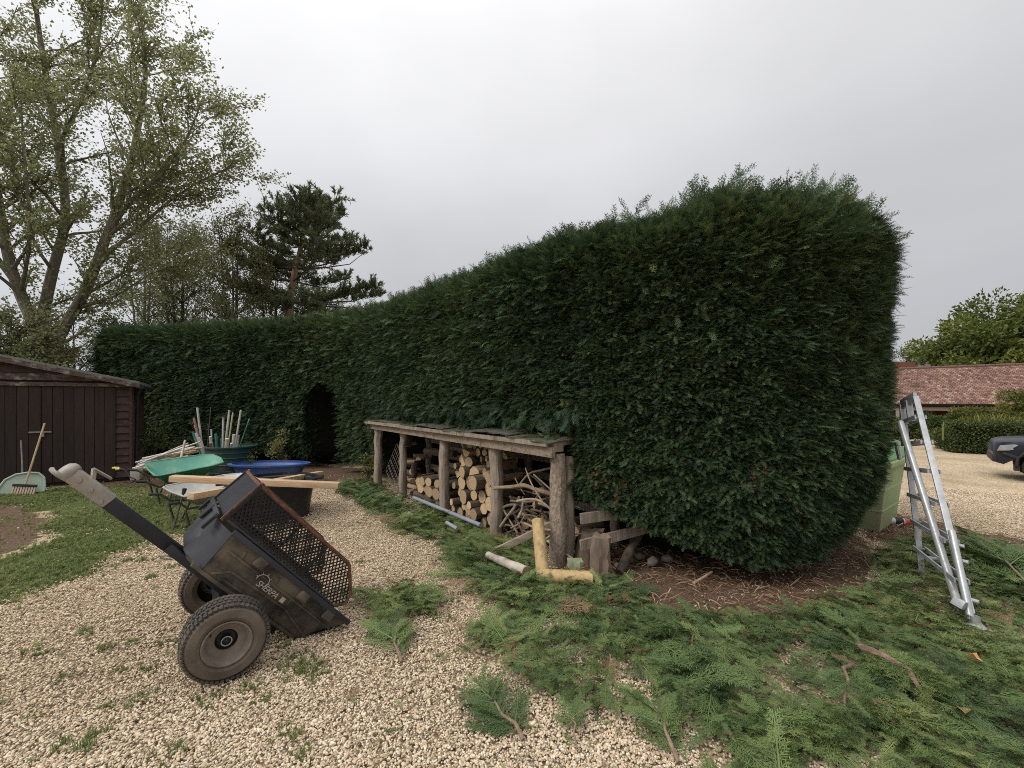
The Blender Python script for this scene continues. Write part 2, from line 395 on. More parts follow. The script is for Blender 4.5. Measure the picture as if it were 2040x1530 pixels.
gm = np_mesh('ground', np.stack([XX, YY, ZZ], -1).reshape(-1, 3), F, m, smooth=True, attrs={'grass': m_grass.ravel(), 'soil': m_soil.ravel()})
tag(link('ground', gm), 'pale gravel yard and drive with a worn lawn and bare soil', None, kind='structure')

# ================================================================== CONIFER SPRAY SHAPES
def kite(V, F, p, d, s, L, W, nrm=(0, 0, 1), dz=0.0):
    b = len(V); p = np.array(p); d = np.array(d); s = np.array(s)
    V += [p, p + d * L * 0.4 + s * W, p + d * L + np.array((0, 0, dz)), p + d * L * 0.4 - s * W]; F += [(b, b + 1, b + 2), (b, b + 2, b + 3)]
def spray_mesh(name, mat, seed, n=10, spread=0.42, droop=0.18, wide=0.022, sub=3):
    r = random.Random(seed); V = []; F = []
    zf = lambda x: -droop * x * x + 0.06 * x
    for i in range(8):
        x0, x1 = i / 8, (i + 1) / 8
        w = 0.016 * (1 - 0.7 * x0); b = len(V)
        V += [np.array((x0, -w, zf(x0))), np.array((x0, w, zf(x0))), np.array((x1, w * 0.8, zf(x1))), np.array((x1, -w * 0.8, zf(x1)))]; F += [(b, b + 1, b + 2), (b, b + 2, b + 3)]
    for i in range(n):
        tpos = 0.08 + 0.88 * i / (n - 1)
        for sg in (-1, 1):
            tt = tpos + r.uniform(-0.03, 0.03); L = (spread * (1 - tt) ** 0.75 + 0.13) * r.uniform(0.75, 1.15)
            a = R(r.uniform(28, 46)) * sg; d = np.array((math.cos(a), math.sin(a), r.uniform(-0.25, 0.2))); s = np.array((-math.sin(a), math.cos(a), 0))
            p = np.array((tt, 0, zf(tt)))
            kite(V, F, p, d, s, L, wide * r.uniform(0.8, 1.2), dz=-0.12 * L)
            for k in range(sub):
                f = 0.2 + 0.6 * (k + r.uniform(-0.2, 0.2)) / max(1, sub - 1)
                for s2 in (-1, 1):
                    a2 = a + R(r.uniform(25, 40)) * s2; d2 = np.array((math.cos(a2), math.sin(a2), r.uniform(-0.3, 0.3))); ss = np.array((-math.sin(a2), math.cos(a2), 0))
                    kite(V, F, p + d * L * f, d2, ss, L * 0.36 * (1.15 - f) + 0.03, wide * 0.8)
    return np_mesh(name, np.array(V), np.array(F), mat)
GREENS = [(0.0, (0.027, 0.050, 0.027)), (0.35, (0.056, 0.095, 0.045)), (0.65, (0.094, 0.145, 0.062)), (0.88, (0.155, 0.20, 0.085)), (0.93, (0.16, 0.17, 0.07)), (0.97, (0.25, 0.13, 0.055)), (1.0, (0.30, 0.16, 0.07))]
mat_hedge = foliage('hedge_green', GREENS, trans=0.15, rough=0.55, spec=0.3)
CLIPC = [(0.0, (0.055, 0.092, 0.040)), (0.35, (0.098, 0.150, 0.054)), (0.65, (0.158, 0.212, 0.072)), (0.9, (0.24, 0.275, 0.095)), (0.96, (0.20, 0.13, 0.075)), (1.0, (0.24, 0.16, 0.09))]
mat_clip = foliage('clipping_green', CLIPC, trans=0.12, rough=0.6, spec=0.25)
spr_hedge = [spray_mesh('hedge_spray', mat_hedge, s, n=9, spread=0.28, wide=0.015, sub=2) for s in range(5)]
spr_clip = [spray_mesh('clip_spray', mat_clip, 20 + s, n=15, spread=0.12 + 0.045 * s, droop=0.08, wide=0.0085, sub=3) for s in range(5)]

# ================================================================== CLIPPED HEDGE
# plan line (x, y, height, lower edge of the foliage), anticlockwise from the far left end along the yard face
HP = [(-12.2, 12.5, 3.72, .25), (-10, 12.0, 3.72, .3), (-7, 11.1, 3.70, .3), (-4.9, 10.35, 3.70, .25), (-3.9, 9.75, 3.70, .2), (-3.1, 9.0, 3.62, .25), (-2.55, 8.25, 3.55, .3), (-1.05, 6.3, 3.47, .3),
      (0.5, 4.45, 3.42, .62), (1.15, 4.0, 3.34, .42), (1.8, 3.68, 3.45, .2), (2.45, 3.6, 3.43, .14), (3.12, 3.82, 3.5, .15), (3.72, 4.3, 3.62, .22), (4.0, 4.75, 3.7, .25), (4.02, 5.3, 3.7, .3), (3.8, 6.0, 3.6, .3), (3.1, 6.7, 3.55, .3),
      (1.6, 8.0, 3.5, .3), (0.2, 9.8, 3.5, .3), (-1.4, 11.6, 3.55, .3), (-3.5, 12.7, 3.6, .3), (-7, 13.6, 3.7, .3), (-11.6, 15.0, 3.7, .3), (-12.5, 13.7, 3.7, .3)]
HL = spline(HP, 0.1, True)
hx, hy, hH, hB = HL.T
tx = np.roll(hx, -1) - np.roll(hx, 1); ty = np.roll(hy, -1) - np.roll(hy, 1); tl = np.hypot(tx, ty); tx /= tl; ty /= tl
hnx, hny = ty, -tx                                     # outward
POST1 = np.array((-2.6, 8.2)); DS = np.array((0.61, -0.7924)); NF = np.array((-0.7924, -0.61))   # log store line and its front
ARCH_C = np.array((-4.50, 10.08))
def inset(x, y, z, H, B, front):
    """how far the hedge surface stands back from its plan line"""
    f = z / H
    o_ = 0.10 * np.clip((f - 0.45) / 0.55, 0, 1) ** 2
    sh = np.clip((z - (H - 0.38)) / 0.38, 0, 1); o_ = o_ + 0.34 * (1 - np.sqrt(np.maximum(0, 1 - sh ** 2)))
    low = np.clip((1.15 - z) / 1.15, 0, 1); o_ = o_ + np.where((x > 2.9) & front, 0.44, 0.28) * low ** 1.5
    under = np.clip((B + 0.05 - z) / 0.12, 0, 1); o_ = o_ + 0.5 * under
    u = (x - POST1[0]) * DS[0] + (y - POST1[1]) * DS[1]
    rec = (u > -0.12) & (u < 5.0) & front & (z < 1.47 - 0.10 * np.abs(u - 2.3) / 2.5)
    o_ = np.where(rec, np.maximum(o_, 1.15), o_)
    w = (x - ARCH_C[0]) * 0.86 - (y - ARCH_C[1]) * 0.51
    top = 1.48 + np.sqrt(np.maximum(0, 0.62 ** 2 - w ** 2))
    arch = (np.abs(w) < 0.62) & (z < top) & front & (y > 9)
    o_ = np.where(arch, 1.5, o_)
    return o_, rec | arch
nh = len(hx); front_i = np.arange(nh) < int(nh * 0.62)
front_xy = hy < (12.7 + 0.0 * hx)
fr = np.array([k < np.argmin(np.hypot(hx - 4.2, hy - 5.3)) for k in range(nh)])
zrow = list(np.arange(0.0, 0.97, 0.018))
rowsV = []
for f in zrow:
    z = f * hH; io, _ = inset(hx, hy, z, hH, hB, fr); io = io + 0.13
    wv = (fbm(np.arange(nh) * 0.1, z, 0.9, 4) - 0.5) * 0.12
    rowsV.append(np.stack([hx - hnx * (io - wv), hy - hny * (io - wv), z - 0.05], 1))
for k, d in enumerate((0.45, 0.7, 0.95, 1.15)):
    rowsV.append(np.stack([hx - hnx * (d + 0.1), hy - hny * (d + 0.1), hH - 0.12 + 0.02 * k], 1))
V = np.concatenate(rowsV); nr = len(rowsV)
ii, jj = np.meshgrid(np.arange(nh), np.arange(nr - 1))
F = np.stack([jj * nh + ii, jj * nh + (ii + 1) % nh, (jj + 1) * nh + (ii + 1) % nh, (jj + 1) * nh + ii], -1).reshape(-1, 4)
mat_core = surf('hedge_shade_core', (0.006, 0.008, 0.005), (0.022, 0.018, 0.011), 0.95, 16, bump=0.8, spec=0.05)  # solid shell; shade among the inner branches is put into its near-black colour
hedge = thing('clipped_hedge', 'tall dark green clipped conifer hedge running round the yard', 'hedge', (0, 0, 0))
link('shade_core', np_mesh('shade_core', V, F, mat_core, smooth=False), hedge)

def hedge_points(n, lo, hi, zlo=0.0, zhi=1.0, jit=0.10):
    i = rng.uniform(lo, hi, n); a = i.astype(int) % nh; c = (a + 1) % nh; f = i - np.floor(i)
    lp = lambda q: q[a] * (1 - f) + q[c] * f
    x, y, H, B, ox, oy, ux, uy = (lp(q) for q in (hx, hy, hH, hB, hnx, hny, tx, ty))
    z = rng.uniform(zlo, zhi, n) * H
    io, hole = inset(x, y, z, H, B, fr[a]); keep = ~hole & (z > B - 0.02 + 0.12 * rng.random(n) * (fbm(i * 0.1, z * 0, 1.2, 6) * 2))
    bul = (fbm(i * 0.1, z, 0.8, 4) - 0.5) * 0.16 + (fbm(i * 0.1, z, 3.0, 14) - 0.5) * 0.08 + (vnoise(i * 0.6, z * 8.5, 1.0, 15) - 0.5) * 0.07 + (vnoise(i * 1.1, z * 15, 1.0, 16) - 0.5) * 0.06
    rag = np.clip((z - 2.4) / 0.8, 0, 1) * (i > near_i(0.3, 4.7)); bul = bul + rag * (fbm(i * 0.1, z, 2.2, 33) - 0.45) * 0.34
    d = io - bul + rng.random(n) ** 1.5 * jit * 1.2 - 0.02
    pt = np.stack([x - ox * d, y - oy * d, z], 1)
    sh = np.clip((z - (H - 0.4)) / 0.4, 0, 1)[:, None]
    nrm = np.stack([ox, oy, 0 * ox], 1) * (1 - 0.8 * sh) + np.array((0, 0, 1.0)) * sh
    tan = np.stack([ux, uy, 0 * ux], 1)
    return pt[keep], nrm[keep], tan[keep], z[keep], i[keep]
def near_i(x, y): return int(np.argmin(np.hypot(hx - x, hy - y)))
I0, I1, I2, I3, I4 = 0, near_i(-3.1, 9.0), near_i(0.3, 4.7), near_i(4.2, 5.3), nh
segs = [(I0, I1, 42000, 0.10, 0.18), (I1, I2, 44000, 0.07, 0.13), (I2, I3, 105000, 0.045, 0.10), (I3, I4, 6000, 0.22, 0.34)]
AP, AR, AS, AT = [], [], [], []
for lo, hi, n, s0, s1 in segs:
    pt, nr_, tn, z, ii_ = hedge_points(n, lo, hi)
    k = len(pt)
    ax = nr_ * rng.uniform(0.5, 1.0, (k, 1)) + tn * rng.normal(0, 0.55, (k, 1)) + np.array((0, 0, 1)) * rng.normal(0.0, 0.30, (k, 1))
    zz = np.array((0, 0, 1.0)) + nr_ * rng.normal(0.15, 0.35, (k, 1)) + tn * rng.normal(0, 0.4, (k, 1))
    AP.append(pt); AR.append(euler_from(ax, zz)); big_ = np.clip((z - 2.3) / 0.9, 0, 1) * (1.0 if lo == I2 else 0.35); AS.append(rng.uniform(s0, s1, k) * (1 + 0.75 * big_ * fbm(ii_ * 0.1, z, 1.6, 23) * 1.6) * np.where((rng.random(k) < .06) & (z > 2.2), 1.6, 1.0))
    patch = fbm(ii_ * 0.1, z, 0.55, 21); topb = np.clip((z - 2.6) / 1.0, 0, 1) * 0.12  # lit look of the hedge top is put into the tint
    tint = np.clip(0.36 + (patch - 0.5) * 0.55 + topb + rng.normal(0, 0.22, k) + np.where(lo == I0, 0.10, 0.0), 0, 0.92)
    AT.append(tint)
# flat hedge top and its shoulders
i = rng.integers(0, I3, 16000); d = rng.uniform(0.25, 1.15, len(i)); zc = hH[i] - 0.06 + (fbm(i * 0.1, d, 1.3, 3) - 0.5) * 0.22
pt = np.stack([hx[i] - hnx[i] * d, hy[i] - hny[i] * d, zc], 1); k = len(pt)
ax = rng.normal(0, 0.6, (k, 3)); ax[:, 2] = rng.uniform(0.0, 0.55, k)
AP.append(pt); AR.append(euler_from(ax, rng.normal(0, 1, (k, 3)))); AS.append(rng.uniform(0.14, 0.28, k)); AT.append(np.clip(rng.normal(0.5, 0.2, k), 0, 0.92))
# untrimmed shoots along the crest of the near end
lo, hi = near_i(0.9, 4.2), near_i(4.2, 4.9)
for cl in range(95):
    c = rng.uniform(lo, hi); a = int(c); q = rng.uniform(0.18, 0.75)
    base = np.array((hx[a] - hnx[a] * q, hy[a] - hny[a] * q, hH[a] - 0.12)); k = rng.integers(4, 9); hgt = rng.uniform(0.04, 0.16) + 0.16 * (rng.random() < .25)
    lean = np.array((rng.normal(0.15, 0.3), rng.normal(0, 0.3), 1.0))
    tt = rng.uniform(0, 1, k)[:, None]
    pt = base + lean * tt * hgt + rng.normal(0, 0.05, (k, 3)); ax = lean * 1.0 + rng.normal(0, 0.5, (k, 3))
    AP.append(pt); AR.append(euler_from(ax, rng.normal(0, 1, (k, 3)))); AS.append(rng.uniform(0.14, 0.26, k)); AT.append(np.clip(rng.normal(0.42, 0.15, k), 0, 0.9))
# sprays fringing the walk-through arch and the hollow over the log store
for a in range(420):
    ang = rng.uniform(0, math.pi); dep = rng.uniform(-0.05, 0.5)
    if rng.random() < 0.6: w, z = rng.choice((-0.66, 0.66)), rng.uniform(0.1, 1.48)
    else: w, z = 0.66 * math.cos(ang), 1.48 + 0.66 * math.sin(ang)
    nv = np.array((-0.51, -0.86)); tv = np.array((0.86, -0.51))
    p = ARCH_C + tv * w - nv * dep
    AP.append(np.array([[p[0], p[1], z]])); AR.append(euler_from(np.array([[-tv[0] * w * .3 + nv[0] * .6, -tv[1] * w * .3 + nv[1] * .6, rng.normal(0, .3)]]), rng.normal(0, 1, (1, 3)))); AS.append(rng.uniform(0.10, 0.17, 1)); AT.append(rng.uniform(0.05, 0.4, 1))
for a in range(1300):
    u = rng.uniform(-0.1, 5.2); zz = rng.uniform(1.36, 1.56); dep = rng.uniform(0, 0.5)
    p = POST1 + DS * u - NF * dep
    AP.append(np.array([[p[0], p[1], zz + dep * 0.2]])); AR.append(euler_from(np.array([[NF[0] * .6 + rng.normal(0, .5), NF[1] * .6 + rng.normal(0, .5), rng.normal(-.5, .3)]]), rng.normal(0, 1, (1, 3)))); AS.append(rng.uniform(0.1, 0.2, 1)); AT.append(rng.uniform(0.0, 0.4, 1))
AP, AR, AS, AT = np.concatenate(AP), np.concatenate(AR), np.concatenate(AS), np.concatenate(AT)
# dead brown patches low on the face
for c, rad, prob in ((P(1240, 985, 3.95), 0.13, 0.5), (P(1500, 940, 3.6), 0.10, 0.25), (P(1190, 955, 4.15), 0.08, 0.3), (P(735, 880, 8.9), 0.5, 0.07), (P(470, 905, 11), 0.5, 0.15)):
    dd = np.linalg.norm(AP - np.array(c), axis=1); sel = (dd < rad * 1.6) & (rng.random(len(AP)) < prob * np.clip(1.6 - dd / rad, 0, 1)); AT[sel] = rng.uniform(0.955, 1.0, sel.sum())
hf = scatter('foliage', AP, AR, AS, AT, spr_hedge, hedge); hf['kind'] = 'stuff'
# bare twigs inside the hollow over the log store
tw = MB()
for a in range(60):
    u = rng.uniform(0.5, 4.4); p = POST1 + DS * u - NF * rng.uniform(0.6, 1.0); q = p + NF * rng.uniform(0.1, 0.45) + DS * rng.normal(0, 0.3)
    z0 = rng.uniform(1.36, 1.46); tw.tube([(p[0], p[1], z0), ((p[0] + q[0]) / 2, (p[1] + q[1]) / 2, z0 + rng.normal(0.03, .05)), (q[0], q[1], z0 + rng.normal(0, .03))], [0.012, 0.009, 0.004], 5)
mat_twig = surf('bare_twig', (0.05, 0.04, 0.03), (0.12, 0.10, 0.08), 0.9, 30)
tb = tw.build('bare_twigs', mat_twig, hedge); tb['kind'] = 'stuff'

# ================================================================== GRAVEL STONES
def pebble(name, mat, seed, sx, sy, sz):
    bm = bmesh.new(); bmesh.ops.create_icosphere(bm, subdivisions=2 if seed < 3 else 1, radius=0.5); r = random.Random(seed)
    k = [(Vector((r.gauss(0, 1), r.gauss(0, 1), r.gauss(0, 1))).normalized(), r.uniform(0.28, 0.46)) for _ in range(7)]
    for v_ in bm.verts:
        c = v_.co.copy()
        for d, lim in k:
            q = c.dot(d)
            if q > lim: c -= d * (q - lim) * 0.85
        v_.co = Vector((c.x * sx, c.y * sy, c.z * sz))
    for f in bm.faces: f.smooth = True
    me = bpy.data.meshes.new(name); bm.to_mesh(me); bm.free(); me.materials.append(mat); return me
m, t, b, o = _mat('gravel_stone')
a = N(t, 'ShaderNodeAttribute', attribute_type='INSTANCER', attribute_name='tint')
col = ramp(t, [(0.0, (0.17, 0.125, 0.095)), (0.08, (0.33, 0.25, 0.18)), (0.3, (0.48, 0.38, 0.26)), (0.5, (0.57, 0.47, 0.335)), (0.7, (0.65, 0.555, 0.42)), (0.82, (0.71, 0.635, 0.52)), (0.9, (0.54, 0.385, 0.27)), (0.97, (0.44, 0.40, 0.35)), (1.0, (0.30, 0.27, 0.25))], a.outputs['Fac']).outputs[0]
nn = N(t, 'ShaderNodeTexNoise', i_Scale=4.0, i_Detail=4.0); t.links.new(coords(t), nn.inputs['Vector'])
rr = ramp(t, [(0.35, (0.78, 0.75, 0.70)), (0.65, (1.06, 1.05, 1.04))], nn.outputs[0]).outputs[0]
mx = N(t, 'ShaderNodeMix', data_type='RGBA', blend_type='MULTIPLY'); mx.inputs[0].default_value = 1.0; t.links.new(col, mx.inputs[6]); t.links.new(rr, mx.inputs[7])
t.links.new(mx.outputs[2], b.inputs['Base Color']); b.inputs['Roughness'].default_value = 0.75; b.inputs['Specular IOR Level'].default_value = 0.25
mat_stone = m
pebbles = [pebble('pebble', mat_stone, s, *d) for s, d in enumerate(((1.15, .85, .6), (1.0, .9, .7), (1.3, .75, .55), (.95, .8, .6), (1.1, .9, .5), (1.25, .8, .65)))]
n = 460000
yy = 1.45 + (rng.random(n) ** 1.35) * 8.2; xx = rng.uniform(-1.42, 1.45, n) * (yy + 0.35)
lw = in_lawn(xx + rng.normal(0, .08, n), yy + rng.normal(0, .08, n)); sl = in_soil(xx, yy); cl = in_clip(xx, yy)
keep = (~(lw & (rng.random(n) > 0.01 + 0.2 * (fbm(xx, yy, 1.8, 30) > 0.66)))) & (~(sl & (rng.random(n) > 0.03))) & (~(cl & (rng.random(n) > 0.35))) & (xx > -8.5)
# nothing under the hedge
u = (xx - POST1[0]) * DS[0] + (yy - POST1[1]) * DS[1]; back = (xx - POST1[0]) * -NF[0] + (yy - POST1[1]) * -NF[1]
keep &= ~((back > 0.35) & (u < 6.2))
# wheel tracks and thin spots where the soil shows
xx, yy = xx[keep], yy[keep]
thin = fbm(xx, yy, 1.1, 40); k2 = rng.random(len(xx)) > np.clip((thin - 0.6) * 2.2, 0, 0.5); xx, yy = xx[k2], yy[k2]; n = len(xx)
scl = rng.lognormal(math.log(0.0138), 0.26, n) * (1 + np.clip((yy - 3.5) * 0.06, 0, 0.6))
zz = gz(xx) + rng.uniform(-0.3, 0.45, n) * 0.0138
rot = np.stack([rng.normal(0, 0.35, n), rng.normal(0, 0.35, n), rng.uniform(0, 6.283, n)], 1)
tnt = np.clip(rng.random(n) * 0.82 + (rng.random(n) < 0.13) * rng.uniform(0.1, 0.3, n) + (fbm(xx, yy, 0.8, 50) - 0.5) * 0.35, 0, 1)
tag(scatter('gravel_stones', np.stack([xx, yy, zz], 1), rot, scl, tnt, pebbles), 'loose cream and tan gravel stones covering the yard', 'gravel', kind='stuff')

# ================================================================== GRASS, WEEDS
def tuft(name, mat, seed, nb=14, spread=0.5, wide=0.035):
    r = random.Random(seed); V = []; F = []
    for k in range(nb):
        a = r.uniform(0, 6.283); L = r.uniform(0.55, 1.0); le = r.uniform(0.1, 0.9) * spread; p = np.array((r.gauss(0, .12), r.gauss(0, .12), 0.0))
        d = np.array((math.cos(a), math.sin(a), 0)); s = np.array((-math.sin(a), math.cos(a), 0)) * wide
        c1 = p + d * le * 0.35 * L + np.array((0, 0, 0.6 * L)); c2 = p + d * le * 1.1 * L + np.array((0, 0, L * (1 - 0.45 * le)))
        b_ = len(V); V += [p - s, p + s, c1 + s * .8, c1 - s * .8, c2]; F += [(b_, b_ + 1, b_ + 2), (b_, b_ + 2, b_ + 3), (b_ + 3, b_ + 2, b_ + 4)]
    return np_mesh(name, np.array(V), np.array(F), mat)
GR = [(0.0, (0.13, 0.165, 0.055)), (0.4, (0.20, 0.24, 0.08)), (0.75, (0.28, 0.30, 0.12)), (1.0, (0.42, 0.37, 0.21))]
mat_grass = foliage('lawn_grass', GR, trans=0.25, rough=0.55)
tufts = [tuft('grass_tuft', mat_grass, s, 16, 0.9, 0.032) for s in range(4)]
n = 46000; xx = rng.uniform(-11, -2.4, n); yy = rng.uniform(2.6, 9.6, n)
k = in_lawn(xx + rng.normal(0, .16, n), yy + rng.normal(0, .16, n)) & ~(inpoly(*wob(xx, yy, 0.3, 1.6, 5), LAWN_SOIL) & (rng.random(n) > 0.12)) & (fbm(xx, yy, 1.3, 60) + rng.normal(0, .08, n) > 0.33)
xx, yy = xx[k], yy[k]; n = len(xx)
ln = scatter('lawn_grass', np.stack([xx, yy, gz(xx)], 1), np.stack([0 * xx, 0 * xx, rng.uniform(0, 6.28, n)], 1), rng.uniform(0.03, 0.062, n), np.clip(fbm(xx, yy, 0.9, 61) * 0.9 + rng.normal(0, 0.15, n), 0, 1), tufts)
tag(ln, 'short rough grass of the worn lawn on the left', 'grass', kind='stuff')
WEEDS = [(160, 1478, .07), (235, 1408, .05), (172, 1262, .05), (205, 1292, .05), (265, 1278, .035), (330, 1280, .04), (610, 1325, .075), (625, 1345, .07), (300, 1330, .04), (345, 1498, .05), (80, 1300, .05), (590, 1308, .05), (130, 1350, .04), (290, 1390, .04), (400, 1400, .05),
         (940, 1255, .07), (960, 1262, .06), (1050, 1450, .03), (1190, 1380, .06), (1260, 1390, .07), (1290, 1375, .06), (560, 1290, .05), (235, 1340, .04), (580, 1465, .05), (610, 1500, .04), (520, 1395, .04), (1115, 1300, .05), (700, 1180, .05), (720, 1120, .04), (350, 1130, .05), (300, 1150, .05), (280, 1118, .06), (880, 1230, .05), (700, 1400, .03), (780, 1460, .03), (495, 1370, .05), (60, 1430, .03), (1145, 1330, .05)]
wp, ws = [], []
for px, py, s in WEEDS:
    c = G(px, py)
    for k in range(16):
        wp.append((c.x + rng.normal(0, s * 1.0), c.y + rng.normal(0, s * 0.7), c.z)); ws.append(s * rng.uniform(0.45, 0.95))
wp = np.array(wp); n = len(wp)
gw = scatter('gravel_weeds', wp, np.stack([0 * wp[:, 0], 0 * wp[:, 0], rng.uniform(0, 6.28, n)], 1), np.array(ws), rng.uniform(0.0, 0.35, n), tufts)
tag(gw, 'small green weed tufts growing up through the gravel', 'weeds', kind='stuff')

# ================================================================== HEDGE CLIPPINGS
n = 84000; xx = rng.uniform(-3.6, 7.5, n); yy = 1.3 + rng.random(n) * 8.2
k = in_clip(xx, yy); k &= rng.random(n) < np.clip(4.2 / yy, 0.35, 1.0) * (0.55 + 0.9 * (fbm(xx, yy, 1.4, 77) > 0.36))
xx, yy = xx[k], yy[k]; n = len(xx)
heap = np.clip(fbm(xx, yy, 0.9, 70) - 0.35, 0, 1) * 0.16 + 0.35 * np.exp(-(((xx - 4.6) / 0.7) ** 2 + ((yy - 4.2) / 0.45) ** 2)) * 0.8
flow = fbm(xx, yy, 0.8, 71) * 9.0 + rng.normal(0, 1.0, n)
ax = np.stack([np.cos(flow), np.sin(flow), rng.normal(0.08, 0.24, n)], 1); zv = np.stack([rng.normal(0, .35, n), rng.normal(0, .35, n), np.ones(n)], 1)
edge_in = rng.random(n)
pt = np.stack([xx, yy, gz(xx) + 0.012 + heap * rng.random(n) + 0.05 * rng.random(n)], 1)
size = np.clip(rng.lognormal(math.log(0.108), 0.48, n), 0.035, 0.34)
tint = np.clip(fbm(xx, yy, 1.1, 72) * 0.95 - 0.03 + rng.normal(0, 0.14, n), 0, 0.92); tint[rng.random(n) < 0.02] = 0.98
# stray scraps blown over the gravel
n2 = 5200; x2 = rng.uniform(-4.5, 4.5, n2); y2 = 1.5 + rng.random(n2) * 7; k = ~in_lawn(x2, y2) & (rng.random(n2) < np.clip(fbm(x2, y2, 0.6, 73) * 1.6 - .55 + .25 * (x2 > -1.2), .03, 1)); x2, y2 = x2[k], y2[k]; n2 = len(x2)
a2 = rng.uniform(0, 6.28, n2); pt = np.concatenate([pt, np.stack([x2, y2, gz(x2) + .014], 1)]); ax = np.concatenate([ax, np.stack([np.cos(a2), np.sin(a2), rng.normal(0, .15, n2)], 1)]); zv = np.concatenate([zv, np.stack([rng.normal(0, .3, n2), rng.normal(0, .3, n2), np.ones(n2)], 1)])
size = np.concatenate([size, rng.lognormal(math.log(.04), .45, n2)]); tint = np.concatenate([tint, np.clip(rng.normal(.4, .22, n2) + .6 * (rng.random(n2) < .25), 0, 1)])
hc = scatter('hedge_clippings', pt, euler_from(ax, zv), size, tint, spr_clip)
tag(hc, 'carpet of fresh green conifer clippings strewn below the hedge', 'clippings', kind='stuff')
# brown needle litter on the soil under the hedge
def sliver(name, mat, seed):
    r = random.Random(seed); mb = MB(); mb.tube([(-.5, 0, 0), (0, r.uniform(-.1, .1), .05), (.5, r.uniform(-.1, .1), 0)], [0.03, 0.04, 0.02], 4); return mb.mesh(name, mat)
mat_lit = foliage('needle_litter', [(0.0, (0.09, 0.05, 0.03)), (0.5, (0.22, 0.125, 0.07)), (1.0, (0.44, 0.33, 0.22))], trans=0.0, rough=0.9)
sl_m = [sliver('sliver', mat_lit, s) for s in range(3)]
n = 36000; xx = rng.uniform(-3.5, 7.5, n); yy = rng.uniform(2.6, 8.5, n)
k = (in_soil(xx, yy) & ~(in_clip(xx, yy) & (rng.random(n) < .7))) | (in_clip(xx, yy) & (rng.random(n) < 0.06)); xx, yy = xx[k], yy[k]; n = len(xx)
nl = scatter('needle_litter', np.stack([xx, yy, gz(xx) + 0.006 + 0.02 * rng.random(n)], 1), np.stack([rng.normal(0, .2, n), rng.normal(0, .25, n), rng.uniform(0, 6.28, n)], 1), rng.lognormal(math.log(0.05), 0.5, n), rng.random(n), sl_m)
tag(nl, 'brown dead needles and chips on bare soil under the hedge', 'needle litter', kind='stuff')

# single cut branches that can be told apart
mat_bark_red = surf('fresh_cut_branch_bark', (0.13, 0.085, 0.06), (0.27, 0.185, 0.135), 0.8, 25)
mat_spray_geo = foliage('branch_green', CLIPC, source='OBJECT', trans=0.12)
def cut_branch(label, base, tip, nspray, s0, tint0, lift=0.05, stem_r=0.011, stem_len=1.0, name='cut_branch'):
    base, tip = Vector(base), Vector(tip); d = tip - base; L = d.length
    o_ = thing(name, label, 'branch', base, group='cut conifer branches lying on the gravel and clippings')
    pts = [Vector((0, 0, lift * 0.4)) + d * f * stem_len + Vector((0, 0, math.sin(f * 3.0) * lift)) + Vector((random.gauss(0, .012), random.gauss(0, .012), 0)) * (f > 0) for f in (0, .2, .4, .6, .8, 1)]
    mb = MB(); mb.tube(pts, [stem_r * (1 - 0.75 * f) for f in (0, .2, .4, .6, .8, 1)], 7); mb.build('stem', mat_bark_red, o_, smooth=True)
    k_ = nspray; f = rng.uniform(0.12, 1.0, k_); pp = np.array([pts[min(5, int(q * 5))] for q in f]) + np.array(d)[None] * ((f * 5 % 1) / 5 * stem_len)[:, None]
    dn = np.array(d.normalized()); sd = np.array((-dn[1], dn[0], 0)); sg = rng.choice((-1, 1), k_)[:, None]
    axx = dn[None] * rng.uniform(0.5, 1.0, (k_, 1)) + sd[None] * sg * rng.uniform(0.25, 0.9, (k_, 1)); axx[:, 2] += rng.normal(0.05, 0.2, k_)
    zv_ = rng.normal(0, .35, (k_, 3)); zv_[:, 2] += 1
    pp[:, 2] = np.maximum(pp[:, 2], 0.015)
    fo = scatter('foliage', pp, euler_from(axx, zv_), L * rng.uniform(s0 * 0.75, s0 * 1.2, k_) * (1.1 - 0.45 * f), np.clip(rng.normal(tint0, 0.13, k_), 0, .92), spr_clip, o_); fo['kind'] = 'stuff'
    return o_
cut_branch('bushy cut branch alone on gravel in front of the cart wheel, pale stems', G(800, 1325), G(775, 1268), 26, 0.75, 0.55)
cut_branch('dark green fan-shaped cut branch alone on gravel at the bottom centre', G(1042, 1482), G(965, 1395), 34, 0.62, 0.25)
cut_branch('tiny upright cut sprig alone on gravel at the bottom centre', G(1150, 1500), G(1138, 1435), 8, 0.8, 0.35, stem_r=0.005)
cut_branch('cut branch with reddish stem at the gravel edge, bottom centre right', G(1352, 1528), G(1300, 1425), 40, 0.55, 0.45)
cut_branch('long low cut branch with exposed red-brown stem among the clippings', G(1440, 1420), G(1520, 1490), 26, 0.5, 0.4, stem_r=0.012)
cut_branch('forked cut branch with thick pinkish broken butt end on the clippings', G(1706, 1300), G(1880, 1440), 60, 0.4, 0.6, lift=0.09, stem_r=0.03)
cut_branch('bare brown curved stem standing out of the clippings at lower right', G(1692, 1340), G(1680, 1470), 12, 0.3, 0.4, lift=0.11, stem_r=0.014)
cut_branch('yellow-green feathery cut branch at the lower right corner', G(1720, 1400), G(1850, 1520), 60, 0.5, 0.78, lift=0.07)
cut_branch('cut branch with thin bare stem pointing to the bottom right corner', G(1990, 1500), G(1900, 1440), 26, 0.5, 0.35)
cut_branch('large heaped conifer branch beside the ladder at the right edge', G(2060, 1215), G(1965, 1130), 60, 0.4, 0.3, lift=0.16)
cut_branch('feathery cut branch with yellowish tips at bottom right of centre', G(1610, 1500), G(1470, 1440), 40, 0.5, 0.75)
